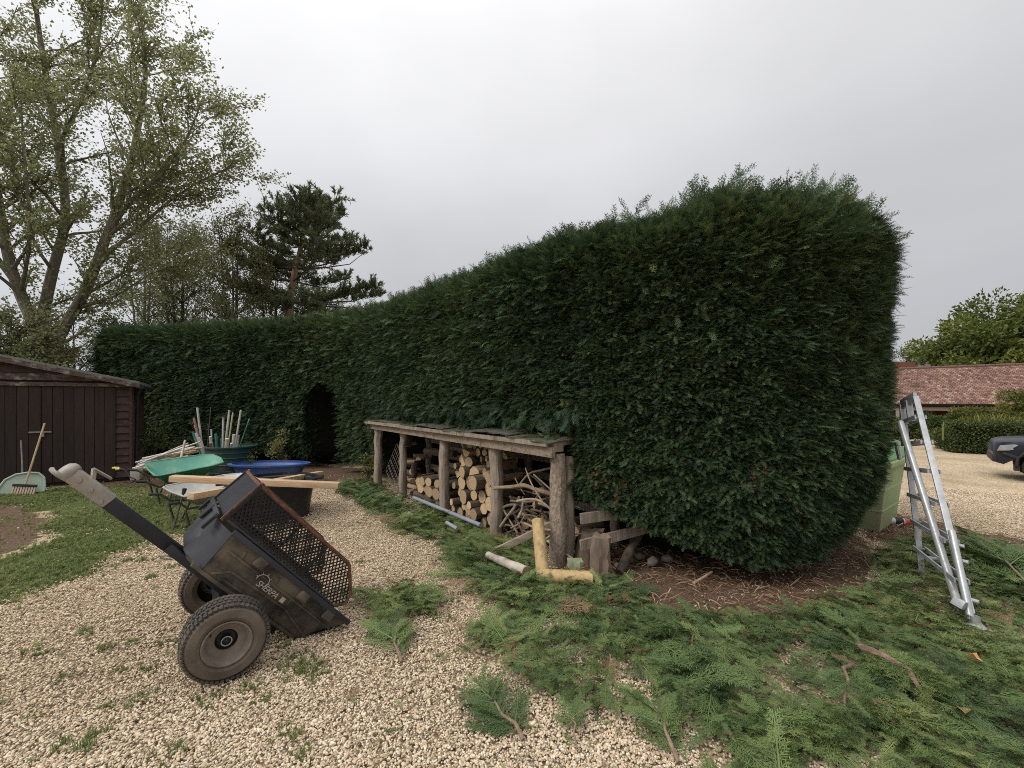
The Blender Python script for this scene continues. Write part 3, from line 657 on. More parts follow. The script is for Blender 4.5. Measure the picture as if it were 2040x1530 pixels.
cut_branch('bluish cut branch fanning downward in the middle of the clippings', G(1385, 1250), G(1375, 1350), 46, 0.55, 0.22)

# ================================================================== TREES
mat_bark = surf('grey_tree_bark', (0.10, 0.085, 0.065), (0.22, 0.19, 0.15), 0.9, 6, (1, 1, 0.35), 0.5)
mat_bark_d = surf('dark_tree_bark', (0.05, 0.042, 0.033), (0.11, 0.095, 0.075), 0.9, 8, (1, 1, 0.35), 0.5)
mat_bark_p = surf('pine_bark', (0.16, 0.085, 0.06), (0.32, 0.20, 0.15), 0.9, 7, (1, 1, 0.4), 0.6)
mat_leaf_pop = foliage('poplar_leaf', [(0.0, (0.17, 0.19, 0.08)), (0.5, (0.265, 0.285, 0.125)), (0.85, (0.335, 0.34, 0.165)), (1.0, (0.37, 0.345, 0.17))], 'GEOMETRY', 0.52)
mat_leaf_mid = foliage('woodland_leaf', [(0.0, (0.11, 0.125, 0.06)), (0.6, (0.19, 0.205, 0.095)), (1.0, (0.28, 0.26, 0.11))], 'GEOMETRY', 0.45)
mat_leaf_wal = foliage('walnut_leaf', [(0.0, (0.05, 0.07, 0.018)), (0.5, (0.11, 0.14, 0.032)), (1.0, (0.22, 0.22, 0.05))], 'GEOMETRY', 0.3)
mat_needle = foliage('pine_needle', [(0.0, (0.085, 0.105, 0.06)), (0.6, (0.145, 0.17, 0.085)), (1.0, (0.22, 0.235, 0.10))], 'GEOMETRY', 0.25)
def vec(a): return np.array(a, float)
def grow(mb, stems, n2, len2, n3, len3, wind, up2=0.5, seed=1, t0=0.3, nseg=5, per=None):
    """stems: [(points, r0, r1)] -> side branches and twigs; returns twig segments for the leaves"""
    r = np.random.default_rng(seed); tw = []
    for si, (pts, r0, r1) in enumerate(stems):
        c = spline(pts, 0.5); k = len(c); mb.tube(c, list(np.linspace(r0, r1, k)), 8)
        nn2 = per[si] if per else n2
        for q in range(nn2):
            f = t0 + (1 - t0) * (q + r.random()) / nn2; i = min(k - 2, int(f * (k - 1))); p = c[i]; d0 = c[i + 1] - c[i]; d0 /= np.linalg.norm(d0)
            a = r.uniform(0, 6.283); h = vec((math.cos(a), math.sin(a), 0)); d = d0 * 0.5 + h * 0.9 + vec((0, 0, up2)) + wind * 0.4; d /= np.linalg.norm(d)
            L = len2 * r.uniform(0.6, 1.15) * (1.1 - 0.45 * f); rr_ = max(0.012, (r0 + (r1 - r0) * f) * 0.45); bp_ = [p]
            for s_ in range(nseg):
                d = d + r.normal(0, 0.14, 3) + wind * 0.10; d /= np.linalg.norm(d); bp_.append(bp_[-1] + d * L / nseg)
            mb.tube(bp_, list(np.linspace(rr_, 0.008, nseg + 1)), 5, False)
            for w_ in range(n3):
                g = r.uniform(0.22, 1.0); j = min(nseg - 1, int(g * nseg)); p3 = bp_[j] + (bp_[j + 1] - bp_[j]) * (g * nseg - j)
                d3 = (bp_[j + 1] - bp_[j]) / (L / nseg) * 0.7 + r.normal(0, 0.55, 3) + wind * 0.5; d3 /= np.linalg.norm(d3); l3 = len3 * r.uniform(0.6, 1.2)
                e3 = p3 + d3 * l3 + wind * 0.12; mb.tube([p3, (p3 + e3) / 2 + r.normal(0, .04, 3), e3], [0.009, 0.006, 0.003], 3, False); tw.append((p3, e3))
    return tw
def leaf_on(tw, per, size, wind, mat, seed, name='crown', droop=-0.2, base_tint=0.5, jit=0.1):
    r = np.random.default_rng(seed); A = np.array([t_[0] for t_ in tw]); B = np.array([t_[1] for t_ in tw]); n = len(tw) * per
    i = np.repeat(np.arange(len(tw)), per); f = r.random(n)[:, None] * 1.05; p = A[i] * (1 - f) + B[i] * f + r.normal(0, jit, (n, 3))
    ax = (B - A)[i] / np.linalg.norm(B - A, axis=1)[i][:, None] * 0.4 + r.normal(0, 0.6, (n, 3)) + wind * 0.6 + vec((0, 0, droop))
    return leaves_mesh(name, p, ax, size * r.uniform(0.7, 1.2, n), size * r.uniform(0.55, 0.9, n), np.clip(base_tint + r.normal(0, 0.22, n) + np.repeat(r.normal(0, .14, len(tw)), per), 0, 1), mat)
def TP(px, py, Y): return vec(P(px, py, Y))
WIND = vec((0.75, 0.05, 0.12))
# tall windblown tree on the left
tr = thing('poplar_tree', 'tall multi-stemmed broadleaf tree blown by the wind behind the brown shed', 'tree', (P(100, 900, 14).x, 14, 0))
off = -vec(tr.location)
stems = [([TP(96, 900, 14), TP(96, 790, 14), TP(97, 715, 14), TP(60, 630, 13.8), TP(24, 540, 13.5), TP(0, 420, 13.3), TP(-20, 250, 13), TP(-10, 60, 12.8)], .30, .03),
         ([TP(98, 730, 14), TP(84, 650, 14.2), TP(105, 540, 14.4), TP(130, 440, 14.6), TP(122, 330, 14.6), TP(95, 170, 14.4), TP(70, 0, 14.2), TP(60, -200, 14)], .23, .03),
         ([TP(100, 735, 14), TP(118, 670, 13.9), TP(165, 590, 13.8), TP(198, 510, 13.7), TP(240, 395, 13.6), TP(268, 290, 13.6), TP(290, 150, 13.6), TP(280, 20, 13.6)], .24, .03),
         ([TP(215, 470, 13.7), TP(260, 400, 13.4), TP(320, 350, 13.1), TP(375, 270, 13.0), TP(405, 190, 13)], .09, .015),
         ([TP(195, 520, 13.7), TP(270, 460, 14), TP(345, 395, 14.4), TP(420, 350, 14.6), TP(470, 330, 14.6)], .085, .015),
         ([TP(150, 610, 13.8), TP(230, 590, 14.3), TP(300, 545, 14.8), TP(380, 520, 15)], .06, .012),
         ([TP(28, 560, 13.5), TP(-60, 430, 13), TP(-120, 250, 12.6), TP(-150, 60, 12.4)], .12, .02),
         ([TP(110, 300, 14.5), TP(170, 180, 14.6), TP(200, 60, 14.8), TP(205, -60, 14.9)], .09, .02),
         ([TP(40, 590, 13.7), TP(60, 470, 12.8), TP(50, 330, 12.2), TP(40, 180, 12)], .08, .015)]
stems = [([p + off for p in s_[0]], s_[1] * .72, s_[2]) for s_ in stems]
mb = MB(); twg = grow(mb, stems, 22, 2.5, 13, 0.75, WIND, 0.5, 11, 0.20, per=[26, 33, 33, 20, 17, 12, 20, 20, 18])
mb.build('trunk', mat_bark, tr, smooth=True)
cro = link('crown', leaf_on(twg, 17, 0.098, WIND, mat_leaf_pop, 12, droop=0.0, base_tint=0.48, jit=0.09), tr); print('poplar leaves', len(cro.data.polygons))

def small_tree(name, label, px, py_top, Y, rad, seed, leaf=0.09, stemsn=3, mat=mat_leaf_mid, per=14, n2=24, n3=13, lean=0.0, base_tint=0.45, bark=mat_bark_d, t0=0.2, group='broadleaf trees beyond the hedge'):
    x = (px - 1020) / FPX * Y; h = H_CAM - (py_top - YH) / FPX * Y; r = np.random.default_rng(seed); root = thing(name, label, 'tree', (x, Y, 0), group=group); st = []
    for k in range(stemsn):
        a = r.uniform(0, 6.283); q = rad * (0.05 + 0.4 * k / max(1, stemsn)) if stemsn > 1 else 0.1; e_ = vec((math.cos(a) * q + lean * h, math.sin(a) * q, h * r.uniform(0.88, 1.0) - 0.4))
        st.append(([vec((0, 0, 0)), e_ * vec((.25, .25, .35)), e_ * vec((.65, .65, .7)), e_], 0.02 + h * 0.014 / (1 + 0.4 * k), 0.012))
    mb = MB(); tw_ = grow(mb, st, n2, rad, n3, rad * 0.3, WIND * 0.5, 0.35, seed, t0); mb.build('trunk', bark, root, smooth=True)
    link('crown', leaf_on(tw_, int(per * 1.0), leaf, WIND * 0.5, mat, seed + 1, base_tint=base_tint, jit=leaf), root); return root
small_tree('birch_tree', 'slender open tree behind the far hedge, just right of the tall tree', 362, 425, 19, 3.0, 31, per=13)
small_tree('birch_tree', 'tree with yellowish crown behind the hedge, left of the pine', 468, 440, 18, 2.2, 32, per=14, base_tint=0.62)
small_tree('birch_tree', 'low leafy tree behind the hedge filling the gap below the pine', 640, 545, 24, 2.6, 33, per=12, base_tint=0.5)
small_tree('birch_tree', 'thin twiggy tree behind the hedge between tall tree and birch', 285, 470, 22, 2.8, 34, per=11)
small_tree('birch_tree', 'short leafy tree behind the hedge directly left of the pine trunk', 545, 500, 22, 2.6, 36, per=14, base_tint=0.4)
small_tree('understorey_tree', 'bushy low tree at the left edge behind the shed roof', 12, 600, 11.5, 1.7, 35, leaf=0.08, per=16, n2=16, base_tint=0.6, t0=0.1, group='low trees behind the shed')
small_tree('understorey_tree', 'scrubby bush just over the left end of the hedge', 232, 612, 15, 1.4, 37, leaf=0.08, stemsn=4, per=13, n2=12, base_tint=0.5, t0=0.1, group='low trees behind the shed')
small_tree('understorey_tree', 'sparse sapling behind the shed beside the tall trunk', 150, 590, 15.5, 1.6, 38, leaf=0.07, stemsn=2, per=5, n2=12, base_tint=0.5, t0=0.15, group='low trees behind the shed')
small_tree('understorey_tree', 'dense green bush between shed roof and the tall trunk', 55, 655, 12.3, 1.3, 39, leaf=0.08, stemsn=4, per=18, n2=12, base_tint=0.55, t0=0.05, group='low trees behind the shed')

# pine
PB = P(574, 880, 20); pine = thing('pine_tree', 'dark pine with bare reddish lower trunk standing behind the hedge', 'tree', (PB.x, 20, 0))
off = vec((-PB.x, -20, 0))
cpts = [p + off for p in (vec((PB.x, 20, 0)), TP(576, 640, 20), TP(584, 560, 20), TP(600, 490, 20), TP(606, 440, 20), TP(606, 405, 20))]
c = spline(cpts, 0.5); MB().tube(c, list(np.linspace(.30, .05, len(c))), 9).build('trunk', mat_bark_p, pine, smooth=True); mb = MB()
tips = []; r = np.random.default_rng(5)
prof_z = [5.0, 5.8, 7.0, 8.2, 9.3, 10.2, 10.9]; prof_r = [3.2, 3.7, 3.1, 2.6, 2.1, 1.55, 0.9]
z = 5.3
while z < 10.7:
    i = int(np.argmin(np.abs(c[:, 2] - z))); p = c[i]
    for q in range(r.integers(6, 9)):
        a = r.uniform(0, 6.283); rad = np.interp(z, prof_z, prof_r) * r.uniform(0.65, 1.1) * (1.18 if math.cos(a) > 0.2 else 0.85)
        d = vec((math.cos(a), math.sin(a), 0)); up = 0.05 + 0.28 * (z - 5) / 6
        if z < 6.0 and r.random() < 0.4: rad *= 0.5
        pts = [p, p + d * rad * .4 + vec((0, 0, rad * up * .2)), p + d * rad * .75 + vec((0, 0, rad * up * .6)), p + d * rad + vec((0, 0, rad * (up + .15)))]
        mb.tube(pts, [.05, .035, .02, .008], 5, False)
        for f in np.linspace(0.35, 1.0, max(3, int(rad * 3.4))):
            if z < 6.3 and f < 0.6: continue
            b0 = pts[1] + (pts[3] - pts[1]) * (f - 0.35) / 0.65; k = r.integers(3, 6)
            for w_ in range(k):
                e3 = b0 + d * r.uniform(-.1, .3) + vec((-d[1], d[0], 0)) * r.normal(0, .45 * (1.3 - 0.5 * f)) + vec((0, 0, r.uniform(.1, .5))); mb.tube([b0, e3], [.012, .006], 3, False); tips.append((b0, e3))
    z += r.uniform(0.5, 0.72)
tips.append((c[-2], c[-1] + vec((0, 0, .3)))); mb.build('branches', mat_bark_d, pine, smooth=True)
A = np.array([t_[0] for t_ in tips]); B = np.array([t_[1] for t_ in tips]); per = 44; n = len(tips) * per; i = np.repeat(np.arange(len(tips)), per)
f = r.uniform(0.35, 1.05, n)[:, None]; p = A[i] * (1 - f) + B[i] * f; dd = (B - A)[i]; dd /= np.linalg.norm(dd, axis=1, keepdims=True); ax = dd * 0.8 + r.normal(0, 0.5, (n, 3)) + vec((0, 0, .25))
link('crown', leaves_mesh('crown', p, ax, 0.20 * r.uniform(.7, 1.2, n), 0.036, np.clip(r.normal(0.42, .2, n) + 0.25 * (f[:, 0] - .6), 0, 1), mat_needle, 0.1), pine)

def cloud(name, label, cat, c, rad, leaf, n, mat, seed, tint=0.5, clumps=60, clr=0.3, group=None, stems=True, flat=1.0, zmin=0.02, up=0.3, long=1.0):
    """leafy mass built from many clumps of leaves over a few stems"""
    r = np.random.default_rng(seed); c = Vector(c); root = thing(name, label, cat, (c.x, c.y, gz(c.x)), group=group); cz = c.z - gz(c.x)
    d = r.normal(size=(clumps, 3)); d /= np.linalg.norm(d, axis=1, keepdims=True); q = r.random(clumps) ** 0.33 * r.uniform(0.75, 1.0, clumps); cc = d * q[:, None] * vec(rad); cc[:, 2] += cz
    per = n // clumps; i = np.repeat(np.arange(clumps), per); e_ = r.normal(size=(len(i), 3)); e_ /= np.linalg.norm(e_, axis=1, keepdims=True)
    cr_ = np.mean(rad) * clr * r.uniform(.7, 1.3, clumps)[i][:, None]; p = cc[i] + e_ * cr_ * r.random(len(i))[:, None] ** 0.4 * vec((1, 1, 0.75 * flat))
    ok = p[:, 2] > zmin; p, e_, i = p[ok], e_[ok], i[ok]; ax = e_ * 0.8 + r.normal(0, .5, p.shape) + vec((0, 0, up))
    tn = np.clip(tint + r.normal(0, .14, clumps)[i] + r.normal(0, .15, len(p)), 0, 1)
    if stems:
        mb = MB()
        for k in range(min(clumps, 14)): mb.tube([(0, 0, 0), tuple(cc[k] * vec((.35, .35, .5))), tuple(cc[k])], [max(.012, rad[2] * .035), max(.008, rad[2] * .02), .004], 5, False)
        mb.build('stems' if cat != 'tree' else 'trunk', mat_bark_d, root)
    link('crown' if cat == 'tree' else 'foliage', leaves_mesh('leaves', p, ax, leaf * long * r.uniform(.7, 1.25, len(p)), leaf * .6, tn, mat), root); return root
# ================================================================== RIGHT: DRIVE, BARN, HOUSE, SHRUBS, TREES
mat_shrub = foliage('shrub_leaf', [(0.0, (0.03, 0.05, 0.015)), (0.5, (0.075, 0.105, 0.03)), (1.0, (0.17, 0.18, 0.05))], 'GEOMETRY', 0.2)
mat_acer = foliage('feathery_leaf', [(0.0, (0.06, 0.08, 0.02)), (0.5, (0.13, 0.15, 0.035)), (1.0, (0.24, 0.22, 0.06))], 'GEOMETRY', 0.3)
mat_brick = surf('red_brick', (0.22, 0.08, 0.05), (0.34, 0.15, 0.10), 0.85, 10)
mat_timber_d = planks('dark_barn_timber', (0.035, 0.022, 0.016), (0.085, 0.055, 0.04))
mat_timber_p = planks('weathered_oak', (0.20, 0.15, 0.11), (0.34, 0.27, 0.21))
mat_white = surf('white_render', (0.62, 0.61, 0.58), (0.74, 0.73, 0.70), 0.85, 4)
# cart barn: eave line along EB from left to right, away direction NB
E0 = vec((23.0, 34.15, 0)); EBd = vec((4.0, -3.4, 0)); EBd /= np.linalg.norm(EBd); NB = vec((0.648, 0.762, 0)); GZB = -0.75; EAVE = 1.42; RIDGE = 4.05; LB = 20.0
barn = thing('cart_barn', 'long low barn with red-brown tiled roof across the gravel drive', 'barn', tuple(E0 + vec((0, 0, GZB))))
def bl(s, d, z): return tuple(EBd * s + NB * d + vec((0, 0, z - GZB)))
mb = MB(); mb.beam(bl(0, 5.4, 0.35), bl(LB, 5.4, 0.35), 0.2, 2.2); mb.build('back_wall', mat_brick, barn)
for s in (0.1, LB - 0.1): MB().add([bl(s, 0.3, GZB), bl(s, 6.1, GZB), bl(s, 6.1, EAVE), bl(s, 3.2, RIDGE - 0.15), bl(s, 0.3, EAVE)], [(0, 1, 2, 3, 4)]).build('gable_wall', mat_timber_d, barn)
MB().beam(bl(0, 0.38, EAVE - 0.33), bl(LB, 0.38, EAVE - 0.33), 0.16, 0.26).build('eaves_beam', mat_timber_p, barn)
MB().beam(bl(0, 0.2, EAVE - 0.08), bl(LB, 0.2, EAVE - 0.08), 0.06, 0.14).build('fascia', mat_timber_d, barn)
for k, s in enumerate(np.linspace(0.3, LB - 0.3, 8)): MB().beam(bl(s, 0.38, GZB), bl(s, 0.38, EAVE - 0.46), 0.2, 0.2, up=NB).build('post', mat_timber_p, barn)
MB().beam(bl(5.2, 0.40, GZB), bl(5.2, 0.40, EAVE - 0.46), 0.34, 0.1, up=NB).build('infill_panel', mat_timber_d, barn)
mat_rf = surf('roof_underside', (0.03, 0.02, 0.016), (0.05, 0.035, 0.03), 0.9, 5)
MB().add([bl(-.3, 0, EAVE - .04), bl(LB + .3, 0, EAVE - .04), bl(LB + .3, 3.2, RIDGE - .06), bl(-.3, 3.2, RIDGE - .06), bl(LB + .3, 6.4, EAVE - .04), bl(-.3, 6.4, EAVE - .04)], [(0, 1, 2, 3), (3, 2, 4, 5)]).build('roof', mat_rf, barn)
m, t, b, o = _mat('clay_roof_tile'); a = N(t, 'ShaderNodeAttribute', attribute_name='tint')
col = ramp(t, [(0.0, (0.11, 0.058, 0.045)), (0.3, (0.185, 0.10, 0.077)), (0.6, (0.25, 0.145, 0.112)), (0.85, (0.33, 0.22, 0.165)), (1.0, (0.33, 0.29, 0.21))], a.outputs['Fac']).outputs[0]
t.links.new(col, b.inputs['Base Color']); b.inputs['Roughness'].default_value = 0.85; mat_tile = m
V, F, T = [], [], []; rows = 26; cols = 120; sl = vec(bl(0, 3.2, RIDGE)) - vec(bl(0, 0, EAVE)); r = np.random.default_rng(3)
nrm = np.cross(EBd, sl); nrm /= np.linalg.norm(nrm); nrm *= np.sign(nrm[2]); ba = vec(bl(-.3, 0, EAVE))
for j in range(rows):
    for k in range(cols):
        w = (LB + .6) / cols; s0 = (k + 0.5 * (j % 2)) * w; l0 = j / rows - 0.004 * r.random(); l1 = (j + 1.25) / rows; th = 0.035 + r.uniform(0, .02)
        q = [ba + EBd * (s0 + .01) + sl * l0, ba + EBd * (s0 + w - .01) + sl * l0, ba + EBd * (s0 + w - .01) + sl * l1, ba + EBd * (s0 + .01) + sl * l1]; bb = len(V); tl = r.normal(0, .008)
        V += [q[0], q[1], q[0] + nrm * (th + tl), q[1] + nrm * (th - tl), q[2] + nrm * .008, q[3] + nrm * .008]; F += [(bb, bb + 1, bb + 3, bb + 2), (bb + 2, bb + 3, bb + 4, bb + 5)]
        T += [np.clip(0.45 + 0.6 * (fbm(s0, j * 0.25, .9, 90) - .5) + r.normal(0, .22), 0, 1)] * 6
tl_ = link('roof_tiles', np_mesh('roof_tiles', np.array(V), np.array(F), mat_tile, attrs={'tint': np.array(T)}), barn); tl_['kind'] = 'stuff'
mb = MB()
for k in range(46): mb.tube([bl(k * .45 - .3, 3.2, RIDGE + .02), bl(k * .45 + .13, 3.2, RIDGE + .03)], [.12, .11], 8)
rt = mb.build('ridge_tiles', mat_tile, barn, smooth=True); rt['kind'] = 'stuff'
# things kept in the open bays
tag(MB().box((0, 0, .45), (1.6, .9, .9)).build('storage_crate', mat_timber_p, loc=tuple(vec(bl(4.2, 2.8, GZB)) + E0 + vec((0, 0, GZB))), rot=(0, 0, -0.7), bevel=.02), 'pale crate in the shadow of the open barn bay', 'crate')

# house beyond the barn
HB = P(1842, 735, 52); house = thing('distant_house', 'distant house roof with black and white gable rising behind the barn', 'house', (HB.x, 52, -1.0))
def hl(x, y, z): return (x, y, z + 1.0)
mat_slate = surf('grey_roof', (0.09, 0.075, 0.07), (0.16, 0.135, 0.125), 0.85, 5)
w = 2.0; zr = 6.05; ze = 4.4; za = zr - .1
MB().add([hl(-1.7, -1.2, ze), hl(1.7, -1.2, ze), hl(0, -1.2, zr), hl(-1.7, 6, ze), hl(1.7, 6, ze), hl(0, 6, zr)], [(0, 2, 5, 3), (1, 4, 5, 2)]).build('roof', mat_slate, house)
MB().add([hl(-6, .5, ze), hl(-6, 6.5, ze), hl(-6, 3.5, zr - .25), hl(0, 3.5, zr - .25), hl(0, .5, ze), hl(0, 6.5, ze)], [(0, 4, 3, 2), (1, 2, 3, 5)]).build('side_roof', mat_slate, house)
MB().add([hl(-1.4, -1.0, 0 - 1), hl(1.4, -1.0, -1), hl(1.4, -1.0, ze + .28), hl(0, -1.0, za - .1), hl(-1.4, -1.0, ze + .28), hl(-1.4, 5.8, -1), hl(1.4, 5.8, -1), hl(1.4, 5.8, ze + .28), hl(0, 5.8, za - .1), hl(-1.4, 5.8, ze + .28)], [(0, 1, 2, 3, 4), (0, 4, 9, 5), (1, 6, 7, 2), (5, 9, 8, 7, 6)]).build('gable_wall', mat_white, house)
for sg in (-1, 1): MB().beam(hl(sg * 1.75, -1.3, ze - .06), hl(0, -1.3, zr - .04), .1, .3).build('barge_board', mat_timber_d, house)
MB().beam(hl(-6, 3.5, zr - .2), hl(-.2, 3.5, zr - .2), .2, .14).build('ridge', mat_slate, house)
MB().box(hl(-3.0, 3.4, 3.6), (5.6, 5.4, 5.6)).build('wall', mat_brick, house)
HB2 = P(1812, 722, 58); h2 = thing('brick_house', 'red brick gable end peeping past the hedge behind the barn', 'house', (HB2.x - .6, 58, -1))
MB().add([(-3, 0, 0), (3, 0, 0), (3, 0, 5.6), (0, 0, 7.9), (-3, 0, 5.6), (-3, 8, 0), (3, 8, 0), (3, 8, 5.6), (0, 8, 7.9), (-3, 8, 5.6)], [(0, 1, 2, 3, 4), (0, 4, 9, 5), (1, 6, 7, 2), (5, 9, 8, 7, 6)]).build('wall', mat_brick, h2)
MB().add([(-3.3, -.2, 5.45), (0, -.2, 8.05), (3.3, -.2, 5.45), (-3.3, 8.2, 5.45), (0, 8.2, 8.05), (3.3, 8.2, 5.45)], [(0, 1, 4, 3), (1, 2, 5, 4)]).build('roof', mat_slate, h2)

# trees behind the barn
cloud('walnut_tree', 'large yellow-green broadleaf tree rising behind the barn roof', 'tree', (54.5, 44, 6.2), (11.0, 8, 8.0), 0.42, 60000, mat_leaf_wal, 81, 0.5, 230, 0.2, up=0.0)
cloud('distant_tree', 'small grey-green tree top between house gables', 'tree', P(1826, 712, 70), (2.4, 2, 2.9), 0.3, 1500, mat_leaf_mid, 82, 0.5, 18, 0.4)
cloud('distant_tree', 'narrow dark conifer top over the white gable', 'tree', P(1847, 716, 66), (1.0, 1, 3.2), 0.25, 1400, mat_needle, 83, 0.5, 20, 0.45)
cloud('distant_tree', 'rounded green tree at the foot of the large barn tree', 'tree', P(1876, 722, 60), (3.6, 3, 3.4), 0.32, 2400, mat_leaf_wal, 84, 0.45, 24, 0.35)
# shrub border along the far side of the drive
def shrub(name, label, px, py0, py1, w_px, Y, n, seed, mat=mat_shrub, leaf=0.09, tint=0.5, clumps=40, **kw):
    zt = H_CAM - (py0 - YH) / FPX * Y; x = (px - 1020) / FPX * Y; zb = gz(x); hh = (zt - zb) / 2 * 0.94; wx = w_px / 2 / FPX * Y
    return cloud(name, label, 'shrub', (x, Y, zb + hh), (wx, min(wx, 1.3), hh), leaf, n, mat, seed, tint, clumps, group='shrubs along the drive', **kw)
shrub('shrub', 'dark mounded shrub nearest the hedge end beyond the ladder', 1852, 818, 880, 72, 22, 6500, 91, tint=0.38, clumps=50)
shrub('shrub', 'low rounded green shrub in the middle of the border', 1902, 846, 890, 78, 19.5, 6500, 92, tint=0.5, clumps=50)
shrub('shrub', 'yellow-tipped low shrub beside the clipped box hedge', 1938, 838, 898, 44, 19.2, 3500, 93, tint=0.75, clumps=30)
shrub('acer_shrub', 'feathery yellow-green spreading shrub under the barn eaves', 1938, 800, 870, 82, 23, 5500, 94, mat_acer, 0.10, 0.45, 36, long=1.5)
shrub('acer_shrub', 'tall golden-green shrub at the right edge by the barn', 2048, 765, 870, 90, 21, 6500, 95, mat_acer, 0.11, 0.55, 40, long=1.4)
shrub('shrub', 'dark shrub far back beside the barn post', 1800, 830, 880, 60, 23, 4000, 96, tint=0.3, clumps=36)
shrub('shrub', 'shadowed green shrub behind the ladder top', 1884, 832, 884, 60, 22.5, 4000, 97, tint=0.6, clumps=36)
# clipped box hedge
r = np.random.default_rng(44); bx0 = P(1995, 905, 17.2); boxh = thing('box_hedge', 'square clipped dark green box hedge behind the parked vehicle', 'hedge', (bx0.x + 1.6, 17.2, gz(bx0.x)))
n = 16000; L_, D_, Hh = 5.4, 1.1, 1.2; p = r.uniform(-.5, .5, (n, 3)); fsel = r.integers(0, 5, n)
for k in range(n):
    q = fsel[k]
    if q < 2: p[k, 1] = -.5
    elif q == 2: p[k, 2] = .5
    elif q == 3: p[k, 0] = -.5
    else: p[k, 2] = .5
p = p * vec((L_, D_, Hh)) + vec((0, 0, Hh / 2)) + r.normal(0, .05, (n, 3)); Mz = Matrix.Rotation(R(-30), 3, 'Z'); p = p @ np.array(Mz).T; p = p[p[:, 2] > .02]
MB().box((0, 0, Hh / 2 - .06), (L_ - .2, D_ - .2, Hh - .14), Mz).build('shade_core', mat_core, boxh)  # same near-black core, painting the shade inside the box hedge
link('foliage', leaves_mesh('foliage', p, r.normal(0, 1, p.shape) + vec((0, 0, .4)), .085, .055, np.clip(r.normal(.3, .18, len(p)), 0, 1), mat_shrub), boxh)
# sword-leaved plant
r = np.random.default_rng(45); ph = P(1990, 850, 18.4); plant = thing('sword_leaf_plant', 'clump of upright yellow-green sword-shaped leaves above the box hedge', 'plant', (ph.x, 18.6, gz(ph.x)))
n = 420; a = r.uniform(0, 6.283, n); base = np.stack([r.normal(0, .75, n), r.normal(0, .2, n), np.full(n, .5)], 1); le = r.uniform(.1, .7, n)
V = []; F = []
for k in range(n):
    d = vec((math.cos(a[k]), math.sin(a[k]), 0)); s_ = vec((-d[1], d[0], 0)) * .035; p0 = base[k]; L_ = r.uniform(.7, 1.35); c1 = p0 + d * le[k] * .4 * L_ + vec((0, 0, .65 * L_)); c2 = p0 + d * le[k] * L_ * 1.2 + vec((0, 0, L_ * (1.05 - .5 * le[k])))
    bb = len(V); V += [p0 - s_, p0 + s_, c1 + s_, c1 - s_, c2]; F += [(bb, bb + 1, bb + 2), (bb, bb + 2, bb + 3), (bb + 3, bb + 2, bb + 4)]
link('leaves', np_mesh('leaves', np.array(V), np.array(F), mat_acer, attrs={'tint': np.repeat(np.clip(r.normal(.55, .2, n), 0, 1), 5)}), plant)

# ------------------------------------------------------------------ parked dark vehicle (heading left)
mat_paint = surf('navy_car_paint', (0.008, 0.010, 0.018), (0.012, 0.015, 0.026), 0.3, 3, bump=0, spec=0.4, dirt=(0.05, 0.045, 0.035), dirt_amt=0.12)
mat_rubber = surf('tyre_rubber', (0.018, 0.017, 0.016), (0.04, 0.037, 0.033), 0.85, 20)
mat_alloy = surf('wheel_alloy', (0.32, 0.32, 0.33), (0.45, 0.45, 0.46), 0.35, 8, metal=0.9, bump=0)
mat_plastic_k = surf('black_plastic', (0.015, 0.015, 0.016), (0.03, 0.03, 0.032), 0.55, 12, bump=0.05)
mat_glass = surf('dark_glass', (0.01, 0.012, 0.014), (0.02, 0.022, 0.025), 0.06, 2, bump=0, spec=0.8)
mat_lamp = surf('headlight_glass', (0.16, 0.165, 0.175), (0.32, 0.325, 0.34), 0.12, 9, bump=0.1, spec=0.8)
VG = -0.49; vx = 13.72
veh = thing('pickup', 'dark blue pickup truck nose parked on the drive at the right edge', 'car', (vx, 11.0, VG), (0, 0, R(-44)))
# side profile: x runs back from the nose (front axle at 0), near flank at y = 0, far flank at y = 1.85
def vloft(sections, name, mat, parent, bevel=0.0):
    """sections: [(x, [(y, z) ...])] lofted along x"""
    mb = MB(); n_ = len(sections[0][1]); V = [(x, y, z) for x, ring in sections for y, z in ring]; F = []
    for i in range(len(sections) - 1):
        for k in range(n_): F.append((i * n_ + k, i * n_ + (k + 1) % n_, (i + 1) * n_ + (k + 1) % n_, (i + 1) * n_ + k))
    F += [tuple(range(n_))[::-1], tuple((len(sections) - 1) * n_ + k for k in range(n_))]; mb.add(V, F)
    return mb.build(name, mat, parent, smooth=True, autosmooth=0.7, bevel=bevel)
def ring(zb, zt, w0, w1, zc=None, inset_=0.0):
    zc = zc or (zb + zt) / 2; y0, y1 = inset_, 1.85 - inset_
    return [(y0 + .04, zb), (y0, zc), (y0 + w0, zt - .05), (y0 + w1, zt), (y1 - w1, zt), (y1 - w0, zt - .05), (y1, zc), (y1 - .04, zb)]
vloft([(-0.86, ring(.60, .92, .05, .25, .7, .28)), (-0.80, ring(.45, 1.02, .05, .2, .75, .14)), (-0.68, ring(.42, 1.07, .05, .2, .82, .05)), (-0.42, ring(.62, 1.11, .05, .2, .9, .0)), (0.0, ring(.80, 1.14, .05, .2, .95, .0)), (0.42, ring(.70, 1.17, .05, .2, .95, 0)), (0.75, ring(.42, 1.19, .05, .2, .95, 0)), (1.0, ring(.42, 1.2, .05, .2, .95, 0)), (2.9, ring(.42, 1.1, .05, .08, .95, 0)), (4.2, ring(.45, 1.1, .05, .08, .95, 0))], 'body', mat_paint, veh)
